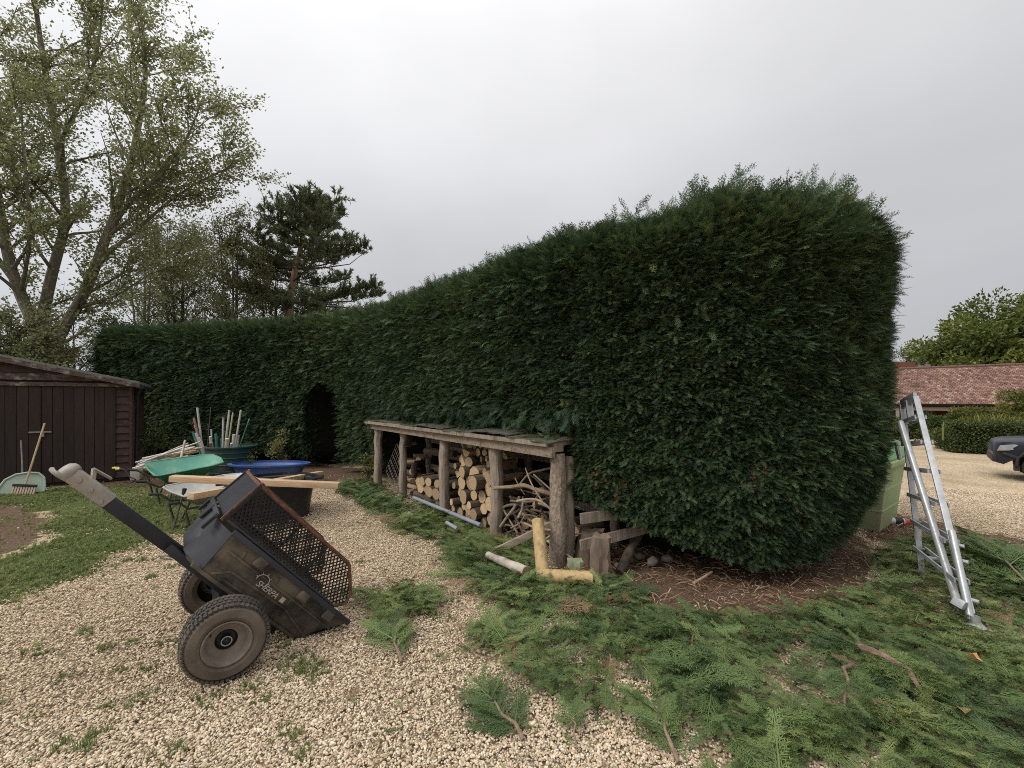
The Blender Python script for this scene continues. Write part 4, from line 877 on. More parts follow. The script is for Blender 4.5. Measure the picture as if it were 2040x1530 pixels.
vloft([(0.85, ring(1.1, 1.22, .1, .14, 1.16, .1)), (1.55, ring(1.1, 1.72, .16, .22, 1.3, .1)), (2.5, ring(1.1, 1.78, .16, .22, 1.3, .1)), (2.95, ring(1.1, 1.2, .1, .14, 1.15, .1))], 'cab', mat_paint, veh)
MB().add([(1.25, .12, 1.25), (2.7, .12, 1.25), (2.45, .24, 1.68), (1.62, .24, 1.66)], [(0, 1, 2, 3)]).build('side_window', mat_glass, veh)
MB().add([(.92, .22, 1.24), (.92, 1.63, 1.24), (1.5, 1.56, 1.67), (1.5, .29, 1.67)], [(0, 1, 2, 3)]).build('windscreen', mat_glass, veh)
MB().prism([(-.80, .78), (-.60, .80), (-.22, .93), (-.50, .97), (-.74, .93)], .22, Matrix(((1, 0, 0), (0, 0, 1), (0, 1, 0))).to_4x4() @ Matrix.Translation((0, 0, .02))).build('headlight', mat_lamp, veh, bevel=.01)
MB().prism([(-.80, .78), (-.60, .80), (-.30, .93), (-.50, .97), (-.74, .93)], .22, Matrix(((1, 0, 0), (0, 0, 1), (0, 1, 0))).to_4x4() @ Matrix.Translation((0, 0, 1.61))).build('headlight', mat_lamp, veh, bevel=.01)
MB().box((-.80, .92, .56), (.16, 1.5, .2)).build('bumper', mat_plastic_k, veh, bevel=.04)
MB().box((-.85, .92, .82), (.05, 1.1, .16)).build('grille', mat_plastic_k, veh, bevel=.02)
MB().beam((-.70, .045, .73), (-.42, .01, .62), .05, .07).build('fog_lamp_trim', mat_plastic_k, veh, bevel=.01)
MB().tube([(-.46, -.005, .40), (-.44, -.01, .62), (-.30, -.015, .80), (0, -.02, .88), (.30, -.015, .80), (.44, -.01, .62), (.48, -.005, .42)], .035, 8).build('wheel_arch', mat_plastic_k, veh, smooth=True)
MB().box((-.45, .12, .34), (.1, .2, .14)).build('mud_flap', mat_plastic_k, veh)
def road_wheel(parent, x, y, r_=.36, w_=.24, sgn=1):
    Mx = Matrix.Translation((x, y, r_)) @ Matrix.Rotation(R(90) * sgn, 4, 'X')
    wo = link('wheel', MB().lathe([(r_ * .62, -w_ / 2), (r_ * .9, -w_ / 2), (r_, -w_ / 2 + .04), (r_, w_ / 2 - .04), (r_ * .9, w_ / 2), (r_ * .62, w_ / 2)], 28, Mx).mesh('wheel', mat_rubber, smooth=True), parent)
    MB().lathe([(r_ * .64, w_ / 2 - .01), (r_ * .58, w_ / 2 - .06), (.1, w_ / 2 - .05), (.05, w_ / 2 - .02), (0.001, w_ / 2 - .02)], 28, Mx).build('rim', mat_plastic_k, wo, smooth=True)
    mb = MB()
    for k in range(6):
        a = k * math.pi / 3; mb.beam(Mx @ Vector((.05 * math.cos(a), .05 * math.sin(a), w_ / 2 - .015)), Mx @ Vector((r_ * .6 * math.cos(a), r_ * .6 * math.sin(a), w_ / 2 - .02)), .07, .03, up=(0, 1, 0))
    mb.build('spokes', mat_alloy, wo)
for x in (0, 3.1):
    for y, sg in ((.13, 1), (1.72, -1)): road_wheel(veh, x, y, sgn=sg)

# ------------------------------------------------------------------ green waste bin half hidden by the hedge end
mat_binG = surf('green_bin_plastic', (0.25, 0.37, 0.17), (0.31, 0.43, 0.22), 0.55, 5, bump=0.05, dirt=(0.30, 0.27, 0.16), dirt_amt=0.4, dirt_scale=2.5)
mat_binL = surf('green_bin_lid', (0.13, 0.30, 0.12), (0.18, 0.37, 0.17), 0.45, 5, bump=0.03)
gb = G(1668, 1040); bn = thing('waste_bin', 'light green plastic waste bin half hidden by the end of the hedge', 'bin', (gb.x + .15, gb.y + .25, gb.z - .01), (0, 0, R(-52)))
mb = MB(); hb = .92; lo_, hi_ = (.58, .42), (.68, .52)
ringp = lambda w_, d_, z: [(-w_, -d_, z), (w_, -d_, z), (w_, d_, z), (-w_, d_, z)]
mb.add(ringp(*lo_, 0) + ringp(*hi_, hb), [(3, 2, 1, 0)] + [(i, (i + 1) % 4, 4 + (i + 1) % 4, 4 + i) for i in range(4)]); mb.build('body', mat_binG, bn, bevel=.03)
MB().box((0, 0, hb - .05), (1.44, 1.12, .07)).build('rim', mat_binG, bn, bevel=.015)
mb = MB(); mb.add([(-.7, -.55, hb), (.7, -.55, hb), (.7, .55, hb), (-.7, .55, hb), (-.62, -.45, hb + .16), (.62, -.45, hb + .16), (.62, .45, hb + .2), (-.62, .45, hb + .2)], [(0, 1, 5, 4), (1, 2, 6, 5), (2, 3, 7, 6), (3, 0, 4, 7), (4, 5, 6, 7), (3, 2, 1, 0)]); mb.build('lid', mat_binL, bn, bevel=.03)
for z in (.28, .55):
    MB().box((0, 0, z), (2 * (.585 + .1 * z / hb), 2 * (.425 + .1 * z / hb), .03)).build('rib', mat_binG, bn, bevel=.008)
for sx_ in (-.45, .45): MB().box((sx_, -.50, hb - .02), (.16, .12, .12)).build('lid_hinge', mat_binL, bn, bevel=.01)
# drinks bottle and bits on the soil
bt = G(1792, 1045); bo = thing('plastic_bottle', 'clear plastic bottle with red cap lying on the soil by the green bin', 'bottle', (bt.x, bt.y, bt.z + .045), (0, R(90), R(-15)))
MB().lathe([(.001, -.16), (.04, -.16), (.045, -.1), (.045, .05), (.02, .12), (.018, .14)], 14).build('body', surf('clear_plastic', (.42, .44, .44), (.6, .62, .6), .2, 9, bump=.05), bo, smooth=True)
MB().lathe([(.046, -.06), (.046, .03)], 14).build('dark_label', mat_plastic_k, bo)
MB().lathe([(.001, .17), (.024, .17), (.024, .13), (.05, .05)], 14).build('red_cap', surf('red_plastic', (.5, .06, .03), (.6, .1, .05), .4, 9, bump=0), bo, smooth=True)

# ================================================================== TRIPOD LADDER leaning on the hedge end
mat_alu = surf('aluminium', (0.32, 0.33, 0.34), (0.46, 0.47, 0.48), 0.38, 14, (1, 1, 1), bump=0.04, metal=0.35, dirt=(0.30, 0.29, 0.27), dirt_amt=0.15)
LA, LBt = G(1838, 1150), G(1940, 1252)               # feet
TL, TR = P(1797, 806, 4.30), P(1824, 790, 4.12)       # top of the two stiles
lad = thing('tripod_ladder', 'aluminium tripod ladder leaning against the right end of the hedge', 'ladder', LBt)
rl = lambda p: Vector(p) - LBt
upl = ((TL + TR) / 2 - (LA + LBt) / 2).normalized(); acr = (LBt - LA).normalized(); nl_ = upl.cross(acr).normalized()
MB().beam(rl(LA), rl(TL), .024, .045, up=nl_).build('stile', mat_alu, lad, bevel=.004)
MB().beam(rl(LBt + upl * .1), rl(TR), .024, .045, up=nl_).build('stile', mat_alu, lad, bevel=.004)
for f in (0.16, 0.31, 0.46, 0.61, 0.755, 0.885):
    a_, b_ = LA + (TL - LA) * f, LBt + (TR - LBt) * f; h_ = Vector((0, 0, 1)).cross((b_ - a_)).normalized() * .04
    tr_ = MB().beam(rl(a_ + h_), rl(b_ + h_), .012, .035).build('tread', mat_alu, lad); tr_b = MB().beam(rl(a_ - h_), rl(b_ - h_), .012, .035).build('tread_back_bar', mat_alu, tr_)
    L_ = (b_ - a_).length
    for q in np.linspace(0.04, .96, max(3, int(L_ / .2))): MB().beam(rl(a_ + (b_ - a_) * q - h_), rl(a_ + (b_ - a_) * q + h_), .02, .016).build('tread_tie', mat_alu, tr_)
leg0, leg1 = G(1913, 1226), P(1793, 840, 4.05)
MB().tube([rl(leg0 + Vector((0, 0, .03))), rl(leg1)], .027, 14).build('third_leg', mat_alu, lad, smooth=True)
MB().tube([rl(LBt + Vector((0.0, 0.02, .05))), rl(LBt + (TR - LBt) * .36 + Vector((-.03, -.05, 0)))], .024, 14).build('extension_leg', mat_alu, lad, smooth=True)
MB().lathe([(.001, 0), (.055, 0), (.06, .02), (.03, .05), (.028, .09)], 16).build('foot', mat_alu, lad, loc=rl(LBt + Vector((.01, .0, 0))), smooth=True)
MB().box((0, 0, 0), (.05, .07, .06)).build('leg_bracket', mat_alu, lad, loc=rl(LBt + upl * .17 + Vector((-.07, 0, 0))), rot=(.3, .3, .4), bevel=.004)
for f in (.10, .24, .30): MB().lathe([(.001, .03), (.014, .03), (.014, -.03), (.001, -.03)], 10).build('pin', mat_alu, lad, loc=rl(LBt + (TR - LBt) * f + Vector((.02, -.03, 0))), rot=(R(90), 0, .5))
ctop = (TL + TR) / 2
MB().beam(rl(TL), rl(TR), .09, .03, up=nl_).build('top_rail', mat_alu, lad, bevel=.004)
MB().beam(rl(TL + (TR - TL) * .5), rl(LA + (TL - LA) * .885 + ((LBt + (TR - LBt) * .885) - (LA + (TL - LA) * .885)) * .45), .05, .015).build('top_brace', mat_alu, lad)
MB().tube([rl(P(1785, 880, 4.4)), rl(P(1793, 915, 4.4))], .02, 8).build('hook', mat_alu, lad)
cn = P(1829, 1062, 3.9); MB().lathe([(.001, .045), (.026, .045), (.028, 0), (.026, -.06), (.001, -.06)], 16).build('tin_can', mat_alu, None, loc=cn, smooth=True)
tag(bpy.data.objects['tin_can'], 'shiny tin standing on a ladder tread near the hedge', 'tin')
# ================================================================== BROWN SHED
mat_shed = planks('creosoted_board', (0.020, 0.012, 0.010), (0.036, 0.022, 0.018), 0.7, (10, 10, 1), 2.5, 0.2, per_obj=0.18)
mat_shed_r = planks('red_brown_board', (0.036, 0.021, 0.018), (0.062, 0.037, 0.032), 0.75, (1, 10, 10), 2.5, 0.2, dirt=(.16, .10, .08), dirt_amt=.12, per_obj=0.2)
mat_peel = planks('peeling_board', (0.05, 0.03, 0.024), (0.13, 0.09, 0.075), 0.8, (1, 10, 10), 3, 0.3, dirt=(.36, .31, .27), dirt_amt=.3)
mat_felt = surf('roof_felt', (0.13, 0.14, 0.12), (0.22, 0.23, 0.20), 0.95, 20, bump=.4, dirt=(.10, .13, .06), dirt_amt=.3)
mat_grey_metal = surf('worn_grey_metal', (0.16, 0.16, 0.16), (0.28, 0.28, 0.27), 0.5, 20, metal=.6)
SC = Vector((-7.95, 8.90, 0)); sd = Vector((-1.52, -1.10, 0)).normalized(); sb = Vector((sd.y, -sd.x, 0)) * -1    # along the front (to the left), and back
if sb.y < 0: sb = -sb
shed = thing('garden_shed', 'dark brown timber garden shed with double doors at the left edge', 'shed', SC)
def sp(a, d, z): return tuple(sd * a + sb * d + Vector((0, 0, z)))
WS, DSH, ZE, ZRg = 4.8, 2.3, 2.03, 2.58
MB().add([sp(.04, .04, 0), sp(WS, .04, 0), sp(WS, .04, ZE), sp(WS / 2, .04, ZRg - .02), sp(.04, .04, ZE), sp(.04, DSH, 0), sp(WS, DSH, 0), sp(WS, DSH, ZE), sp(WS / 2, DSH, ZRg - .02), sp(.04, DSH, ZE)], [(0, 1, 2, 3, 4), (0, 4, 9, 5), (1, 6, 7, 2), (5, 9, 8, 7, 6)]).build('frame_wall', mat_shed, shed)
for k in range(13):                                       # horizontal boards right of the doors
    z0 = .06 + k * .152; MB().beam(sp(.0, .015, z0 + .076), sp(.235, .02, z0 + .076), .022, .148, up=(0, .25, 1)).build('board', mat_shed_r, shed)
for k in range(13): z0 = .06 + k * .152; MB().beam(sp(-.0, .03, z0 + .076), sp(-.0, DSH, z0 + .076), .022, .148).build('board', mat_shed_r, shed)
MB().beam(sp(-.012, -.012, .02), sp(-.012, -.012, 2.0), .05, .05).build('corner_post', mat_shed_r, shed)
doors = [(.25, 1.28), (1.30, 2.33), (2.36, 3.4)]
for di, (a0, a1) in enumerate(doors):
    door = link('door', MB().beam(sp(a0, .02, .99), sp(a1, .02, .99), .02, 1.86).mesh('door', mat_shed), shed); npl = 7; w = (a1 - a0) / npl
    for k in range(npl): MB().beam(sp(a0 + w * (k + .5), -.004 + .003 * (k % 2), .07), sp(a0 + w * (k + .5), -.004 + .003 * (k % 2), 1.92), w - .008, .018, up=tuple(sb)).build('plank', mat_shed, door)
    for k in (.3,): MB().beam(sp(a0 + .0, -.02, 1.9), sp(a0 + .0, -.02, .08), .03, .012, up=tuple(sb)).build('door_edge_strip', mat_shed, door)
dl = sp(1.29, -.03, 1.05); MB().box(dl, (.30, .02, .03), Matrix((sd, sb, Vector((0, 0, 1)))).transposed()).build('latch_bar', mat_grey_metal, shed)
MB().box(sp(1.26, -.03, 1.0), (.05, .03, .08), Matrix((sd, sb, Vector((0, 0, 1)))).transposed()).build('padlock', mat_grey_metal, shed)
MB().beam(sp(-.02, -.03, 1.965), sp(3.6, -.03, 1.965), .03, .07).build('door_track', mat_peel, shed)
for k in range(4):                                          # boards of the gable over the doors
    z0 = ZE + .005 + k * .14; a0 = max(0, (z0 - ZE + .06) / (ZRg - ZE) * WS / 2)
    if k < 3: MB().beam(sp(a0 + .05, .012, z0 + .07), sp(WS - a0, .012, z0 + .07), .022, .135, up=(0, .25, 1)).build('gable_board', mat_shed_r if k else mat_peel, shed)
e0, e1 = sp(-.14, -.16, ZE - .03), sp(WS / 2, -.16, ZRg + .02); f0, f1 = sp(-.14, DSH + .1, ZE - .03), sp(WS / 2, DSH + .1, ZRg + .02); g0, g1 = sp(WS + .14, -.16, ZE - .03), sp(WS + .14, DSH + .1, ZE - .03)
rf = MB(); up_ = Vector((0, 0, .045)); rv = [Vector(q) for q in (e0, e1, g0, g1, f1, f0)]
rf.add(rv + [q + up_ for q in rv], [(0, 1, 4, 5), (1, 2, 3, 4), (6, 11, 10, 7), (7, 10, 9, 8), (0, 6, 7, 1), (1, 7, 8, 2), (0, 5, 11, 6), (5, 4, 10, 11), (4, 3, 9, 10), (3, 2, 8, 9)]); rf.build('roof', mat_felt, shed)
MB().beam(sp(-.16, -.17, ZE - .075), sp(WS / 2, -.17, ZRg - .03), .03, .085).build('barge_board', mat_peel, shed)
MB().tube([sp(-.16, -.05, ZE - .09), sp(-.16, DSH, ZE - .09)], .05, 10).build('gutter', mat_plastic_k, shed, smooth=True)
MB().tube([sp(-.16, .06, ZE - .1), sp(-.10, .12, ZE - .25), sp(-.07, .12, .1)], .034, 10).build('downpipe', mat_plastic_k, shed, smooth=True)
# leaf scoop and broom leaning on the shed
mat_clearG = surf('pale_green_plastic', (0.30, 0.38, 0.30), (0.42, 0.50, 0.40), 0.35, 5, bump=.03)
mat_wood_h = planks('pale_wood_handle', (0.38, 0.26, 0.14), (0.52, 0.38, 0.22), 0.6, (12, 12, 1))
mat_bristle = surf('pale_bristle', (0.45, 0.34, 0.24), (0.6, 0.48, 0.36), 0.9, 40, (1, 1, .1), .5)
sc0 = G(42, 983)
scoop = thing('leaf_scoop', 'pale green plastic leaf scoop with dark handle leaning on the shed door', 'scoop', sc0, (R(-14), 0, math.atan2(-sd.y, -sd.x)))
pl = [(-.30, .0), (-.26, .14), (-.2, .26), (-.08, .34), (.06, .36), (.2, .34), (.27, .26), (.29, .1), (.28, 0)]
mb = MB(); Mx = Matrix.Rotation(R(90), 4, 'X'); mb.prism(pl, .012, Mx); mb.build('tray', mat_clearG, scoop)
MB().tube([(x, -.02, z) for x, z in pl], .018, 8).build('rolled_edge', mat_clearG, scoop, smooth=True)
MB().tube([(0, .03, .2), (-.03, .04, .6), (-.06, .02, .96)], .013, 8).build('handle', mat_grey_metal, scoop, smooth=True)
br0 = G(47, 984); broom = thing('yard_broom', 'stiff broom with long pale wooden handle leaning on the shed', 'broom', br0 + Vector((0, -.02, 0)), (R(-12), R(10), math.atan2(-sd.y, -sd.x)))
MB().box((0, 0, .15), (.30, .06, .045)).build('broom_head', mat_plastic_k, broom, bevel=.008)
for k in range(9): MB().prism([(-.012, -.02), (.012, -.02), (.012, .02), (-.012, .02)], .13).build('bristle_tuft', mat_bristle, broom, loc=(-.13 + k * .0325, 0, 0))
MB().tube([(0, 0, .16), (.0, 0, 1.28)], .0145, 10).build('handle', mat_wood_h, broom, smooth=True)

# ================================================================== LOG STORE
mat_post = planks('weathered_post', (0.19, 0.15, 0.115), (0.38, 0.315, 0.25), 0.9, (9, 9, 1.2), 4, .6, dirt=(.09, .07, .05), dirt_amt=.3)
mat_post_n = surf('bark_patterned_post', (0.13, 0.10, 0.075), (0.40, 0.32, 0.245), 0.9, 38, (1, 1, .6), .8, dirt=(.12, .085, .06), dirt_amt=.3)
mat_beamw = planks('weathered_beam', (0.20, 0.155, 0.115), (0.38, 0.305, 0.235), 0.85, (1.2, 12, 12), 3, .35, dirt=(.12, .08, .06), dirt_amt=.25)
mat_roofb = surf('mossy_roof_sheet', (0.045, 0.043, 0.036), (0.10, 0.096, 0.08), 0.95, 14, bump=.5, dirt=(.05, .07, .026), dirt_amt=.45)
store = thing('log_store', 'open-fronted log store with rough posts built into the hedge', 'log store', (POST1[0], POST1[1], 0))
Ms = Matrix(((DS[0], -NF[0], 0), (DS[1], -NF[1], 0), (0, 0, 1)))                  # local x along the store, y into the hedge
def sl3(u, d, z): return Ms @ Vector((u, d, z))
PU = [0.0, 1.18, 2.63, 3.92, 4.97]; PR = [.075, .065, .075, .082, .08]
def rough_post(r_, h_, seed, n=12, rows=9):
    r = random.Random(seed); mb = MB(); pts = [(r.gauss(0, .008) , r.gauss(0, .008), h_ * k / rows) for k in range(rows + 1)]; mb.tube(pts, [r_ * r.uniform(.88, 1.1) for _ in pts], n)
    mb.v = [(x + r.gauss(0, r_ * .05), y + r.gauss(0, r_ * .05), z) for x, y, z in mb.v]; return mb
for k, (u, r_) in enumerate(zip(PU, PR)):
    po = rough_post(r_, 1.14 + .03 * (k == 0), k).build('post', mat_post_n if k == 4 else mat_post, store, loc=sl3(u, .03, -.02), smooth=True)
    if k == 4: rough_post(r_ * .7, 1.1, k + 9).build('rear_post', mat_post, store, loc=sl3(u + .0, .19, -.02), smooth=True)
for k in range(4): rough_post(.06, 1.25, 30 + k).build('back_post', mat_post, store, loc=sl3(.3 + k * 1.55, .95, -.02), smooth=True)
MB().beam(sl3(-.1, -.06, 1.155), sl3(2.55, -.075, 1.15), .05, .095).build('front_beam', mat_beamw, store, bevel=.004)
MB().beam(sl3(2.55, -.07, 1.15), sl3(5.04, -.09, 1.145), .05, .105).build('front_beam', mat_beamw, store, bevel=.004)
r = np.random.default_rng(66)
for k in range(7):                                         # sagging roof sheets
    u0 = -.22 + k * .762; u1 = min(u0 + .80, 5.06); lift = .006 * (k % 2) + r.uniform(0, .006); V, F = [], []; q = 6
    for i in range(q + 1):
        for j in range(4):
            u = u0 + (u1 - u0) * i / q; d = -.16 + .42 * j + r.normal(0, .008); z = 1.262 + lift + .018 * math.sin(u * 2.3 + k) + .008 * math.sin(i * 3) + .03 * j
            V.append(sl3(u, d, z))
    n1 = len(V); V += [v_ + Vector((0, 0, -.012)) for v_ in V]; idf = lambda i, j, o_=0: i * 4 + j + o_
    for i in range(q):
        for j in range(3): F += [(idf(i, j), idf(i + 1, j), idf(i + 1, j + 1), idf(i, j + 1)), (idf(i, j, n1), idf(i, j + 1, n1), idf(i + 1, j + 1, n1), idf(i + 1, j, n1))]
        F += [(idf(i, 0), idf(i, 0, n1), idf(i + 1, 0, n1), idf(i + 1, 0))]
    for i in (0, q): F += [(idf(i, j), idf(i, j + 1), idf(i, j + 1, n1), idf(i, j, n1)) for j in range(3)]
    MB().add(V, F).build('roof_sheet', mat_roofb, store)
MB().beam(sl3(-.2, -.15, 1.235), sl3(1.5, -.155, 1.235), .03, .05).build('roof_batten', mat_beamw, store)
MB().beam(sl3(1.5, -.145, 1.225), sl3(5.02, -.15, 1.225), .03, .045).build('roof_batten', mat_post, store)
MB().box(sl3(4.96, -.02, 1.2), (.16, .13, .11), Ms.to_4x4().to_3x3()).build('end_block', mat_post, store)
for u in PU[1:]: MB().beam(sl3(u, 0, 1.215), sl3(u, 1.0, 1.29), .05, .05).build('rafter', mat_post, store)
for z in (.34, .62, .86): MB().beam(sl3(.1, .98, z), sl3(5.0, .98, z), .03, .10).build('back_rail', mat_post, store)
for z, dz in ((.24, .14), (.50, .05)): MB().beam(sl3(5.2, .12, z), sl3(5.55, 1.0, z + dz), .03, .10).build('end_rail', mat_post, store)
MB().beam(sl3(2.62, .45, .55), sl3(2.66, .98, .58), .05, .09).build('side_rail', mat_beamw, store)
for z in (.52, .80): MB().beam(sl3(1.25, .75, z), sl3(2.6, .62, z + .05), .04, .09).build('inner_rail', mat_post, store)
# conifer bits and needles lying on the roof
n = 900; u = rng.uniform(-.2, 5.1, n); d = rng.uniform(-.12, .9, n); pts = np.array([np.array(sl3(a, b_, 1.285 + .07 * b_)) for a, b_ in zip(u, d)]) + vec((POST1[0], POST1[1], 0))
ax = rng.normal(0, 1, (n, 3)); ax[:, 2] *= .12
rc = scatter('roof_clippings', pts, euler_from(ax, np.tile(vec((0, 0, 1)), (n, 1))), rng.uniform(.06, .15, n), np.clip(rng.normal(.35, .25, n) + .6 * (rng.random(n) < .25), 0, 1), spr_clip)
tag(rc, 'conifer scraps lying on the log store roof', 'clippings', kind='stuff')

# firewood
mat_logbark = surf('log_bark', (0.055, 0.042, 0.032), (0.15, 0.115, 0.085), 0.95, 12, bump=.7, per_obj=.3)
def endgrain(name, c1, c2):
    m, t, b, o = _mat(name); v = coords(t); ln_ = N(t, 'ShaderNodeVectorMath', operation='LENGTH'); mp_ = N(t, 'ShaderNodeMapping'); mp_.inputs['Scale'].default_value = (0, 1, 1); t.links.new(v, mp_.inputs[0]); t.links.new(mp_.outputs[0], ln_.inputs[0])
    nz = N(t, 'ShaderNodeTexNoise', i_Scale=14.0); t.links.new(v, nz.inputs['Vector']); ad = N(t, 'ShaderNodeMath', operation='MULTIPLY_ADD'); t.links.new(nz.outputs[0], ad.inputs[0]); ad.inputs[1].default_value = .03; t.links.new(ln_.outputs['Value'], ad.inputs[2])
    sn = N(t, 'ShaderNodeMath', operation='SINE'); mu = N(t, 'ShaderNodeMath', operation='MULTIPLY'); mu.inputs[1].default_value = 480.; t.links.new(ad.outputs[0], mu.inputs[0]); t.links.new(mu.outputs[0], sn.inputs[0])
    mr_ = N(t, 'ShaderNodeMapRange'); mr_.inputs['From Min'].default_value = -1; t.links.new(sn.outputs[0], mr_.inputs[0]); n3 = N(t, 'ShaderNodeTexNoise', i_Scale=5.0, i_Detail=5.); t.links.new(v, n3.inputs['Vector'])
    mxx = N(t, 'ShaderNodeMath', operation='MULTIPLY_ADD'); mxx.inputs[1].default_value = .35; t.links.new(mr_.outputs[0], mxx.inputs[0]); t.links.new(n3.outputs[0], mxx.inputs[2])
    col = ramp(t, [(0.35, c1), (.95, c2)], mxx.outputs[0]).outputs[0]; oi = N(t, 'ShaderNodeObjectInfo'); hs = N(t, 'ShaderNodeHueSaturation'); q = N(t, 'ShaderNodeMapRange'); q.inputs['To Min'].default_value = .6; q.inputs['To Max'].default_value = 1.15; t.links.new(oi.outputs['Random'], q.inputs[0]); t.links.new(q.outputs[0], hs.inputs['Value']); t.links.new(col, hs.inputs['Color'])
    t.links.new(hs.outputs[0], b.inputs['Base Color']); b.inputs['Roughness'].default_value = .85; return m
mat_end = endgrain('cut_wood_end', (0.30, 0.19, 0.10), (0.60, 0.44, 0.26))
mat_split = surf('split_wood', (0.22, 0.15, 0.09), (0.42, 0.30, 0.19), 0.85, 6, (1, 8, 8), .4, per_obj=.25)
LOGM = []
for k in range(7):                                         # log along local x, front end at x = 0
    r = random.Random(100 + k); ring_ = []
    if k < 4:
        n_ = 14; e_ = [1 + r.gauss(0, .05) for _ in range(n_)]; ring_ = [(math.cos(2 * math.pi * i / n_) * e_[i], math.sin(2 * math.pi * i / n_) * e_[i] * (1 if k else .93)) for i in range(n_)]
    elif k < 6:                                            # split: half and quarter rounds
        span = math.pi * (1.0 if k == 4 else .55); m_ = 8; ring_ = [(math.cos(span * i / m_) * (1 + r.gauss(0, .04)), math.sin(span * i / m_) * (1 + r.gauss(0, .04)) - .4) for i in range(m_ + 1)]
        if k == 5: ring_.append((0, -.45))
    else: n_ = 9; ring_ = [(math.cos(2 * math.pi * i / n_) * r.uniform(.75, 1.15), math.sin(2 * math.pi * i / n_) * r.uniform(.6, .95)) for i in range(n_)]
    n_ = len(ring_); V = []
    for x in (0.0, .5, 1.0): V += [(x, y * r.uniform(.97, 1.03), z * r.uniform(.97, 1.03)) for y, z in ring_]
    F = [(j * n_ + i, j * n_ + (i + 1) % n_, (j + 1) * n_ + (i + 1) % n_, (j + 1) * n_ + i) for j in range(2) for i in range(n_)] + [tuple(2 * n_ + i for i in range(n_)), tuple(range(n_))[::-1]]
    body = MB().add(V, F).mesh('log_body', mat_logbark if k < 4 else mat_split, smooth=True, autosmooth=.5)
    cap = MB().add([(-.004, V[i][1] * .93, V[i][2] * .93) for i in range(n_)], [tuple(range(n_))]).mesh('log_cut', mat_end); LOGM.append((body, cap))
LOG_GROUP = {}
def log(pos, direction, r_, L, var, label, name='firewood_log', group='firewood in the log store', roll=None):
    o_ = link(name, LOGM[var][0]); d = Vector(direction).normalized(); up = Vector((0, 0, 1)) if abs(d.z) < .9 else Vector((0, 1, 0)); y = up.cross(d).normalized(); z = d.cross(y)
    Mr = Matrix((d, y, z)).transposed().to_4x4() @ Matrix.Rotation(random.uniform(0, 6.28) if roll is None else roll, 4, 'X') @ Matrix.Diagonal((L, r_, r_, 1))
    o_.matrix_world = Matrix.Translation(Vector(pos)) @ Mr; tag(o_, label, 'log', group); c_ = link('cut_end', LOGM[var][1], o_); return o_
W0 = Vector((POST1[0], POST1[1], 0)); IN = Vector((-NF[0], -NF[1], 0)); AL = Vector((DS[0], DS[1], 0))
def wp_(u, d, z): return W0 + AL * u + IN * d + Vector((0, 0, z))
def pack(u0, u1, z0, z1, rmin, rmax, n, seed, split=.25, fill=None):
    """drop circles into a bay until it is stacked full"""
    r = random.Random(seed); got = []
    for k in range(n):
        rad = r.uniform(rmin, rmax); best = None
        for tr_ in range(40):
            u = r.uniform(u0 + rad, u1 - rad); z = z0 + rad
            for gu, gzv, gr in got:
                if abs(gu - u) < (gr + rad) * .98: z = max(z, gzv + math.sqrt(max(0, ((gr + rad) * .98) ** 2 - (gu - u) ** 2)))
            if best is None or z < best[1]: best = (u, z)
        if best[1] + rad < z1: got.append((best[0], best[1], rad))
    return got
ORD = ('first', 'second', 'third', 'fourth', 'fifth', 'sixth', 'seventh', 'eighth', 'ninth', 'tenth', 'eleventh', 'twelfth', 'thirteenth')
def place_words(got, row_h):
    """words for where a log sits in its stack: row from the bottom, place from the left"""
    rows_ = {}
    for q in got: rows_.setdefault(int(q[1] / row_h), []).append(q)
    w = {}
    for ri, key in enumerate(sorted(rows_)):
        for ci, q in enumerate(sorted(rows_[key])): w[q] = '%s row from the bottom, %s from the left' % (ORD[ri], ORD[ci])
    return w
got3 = pack(2.70, 3.85, .0, 1.10, .045, .105, 190, 3); w3 = place_words(got3, .16)
for k, (u, z, rad) in enumerate(got3):
    v_ = (random.choice((0, 1, 2, 3)) if z < .55 or random.random() < .45 else random.choice((4, 5, 6, 4)))
    log(wp_(u, random.uniform(.02, .18) + (.12 if z > .75 else 0), z), IN + AL * random.gauss(0, .06 + .1 * (z > .7)) + Vector((0, 0, random.gauss(0, .03))), rad * (1.25 if v_ in (4, 5) else 1), random.uniform(.28, .4), v_, ('round cut log' if v_ < 4 else 'split log') + ' in the third bay, ' + w3[(u, z, rad)])
got2 = pack(1.32, 2.52, .12, .42, .075, .105, 26, 5); w2_ = place_words(got2, .17)
for k, (u, z, rad) in enumerate(got2):
    log(wp_(u, random.uniform(.12, .25), z), IN + AL * random.gauss(-.25, .1), rad, random.uniform(.3, .42), random.choice((0, 1, 2, 3)), 'pale-ended log in the second bay, ' + w2_[(u, z, rad)])
SIDE = ('lowest log lying sideways at the left foot of the second bay', 'sideways log at the middle foot of the second bay', 'short sideways log at the right foot of the second bay', 'long sideways log resting high on the left of the second bay', 'topmost sideways log at the right of the second bay', 'sideways log lying just above the pale log ends in the second bay')
for k, (u, du, z, rad, L) in enumerate(((1.3, 1.05, .06, .06, .5), (1.75, .5, .07, .065, .6), (2.1, .3, .05, .05, .45), (1.45, .9, .80, .06, .7), (1.9, .6, .95, .055, .5), (1.35, .55, .45, .06, .9))):
    log(wp_(u, .2 + .12 * (k > 2) + .25 * (k > 3), z), AL + IN * random.gauss(.2, .15), rad, L, random.choice((0, 2, 6)), SIDE[k])
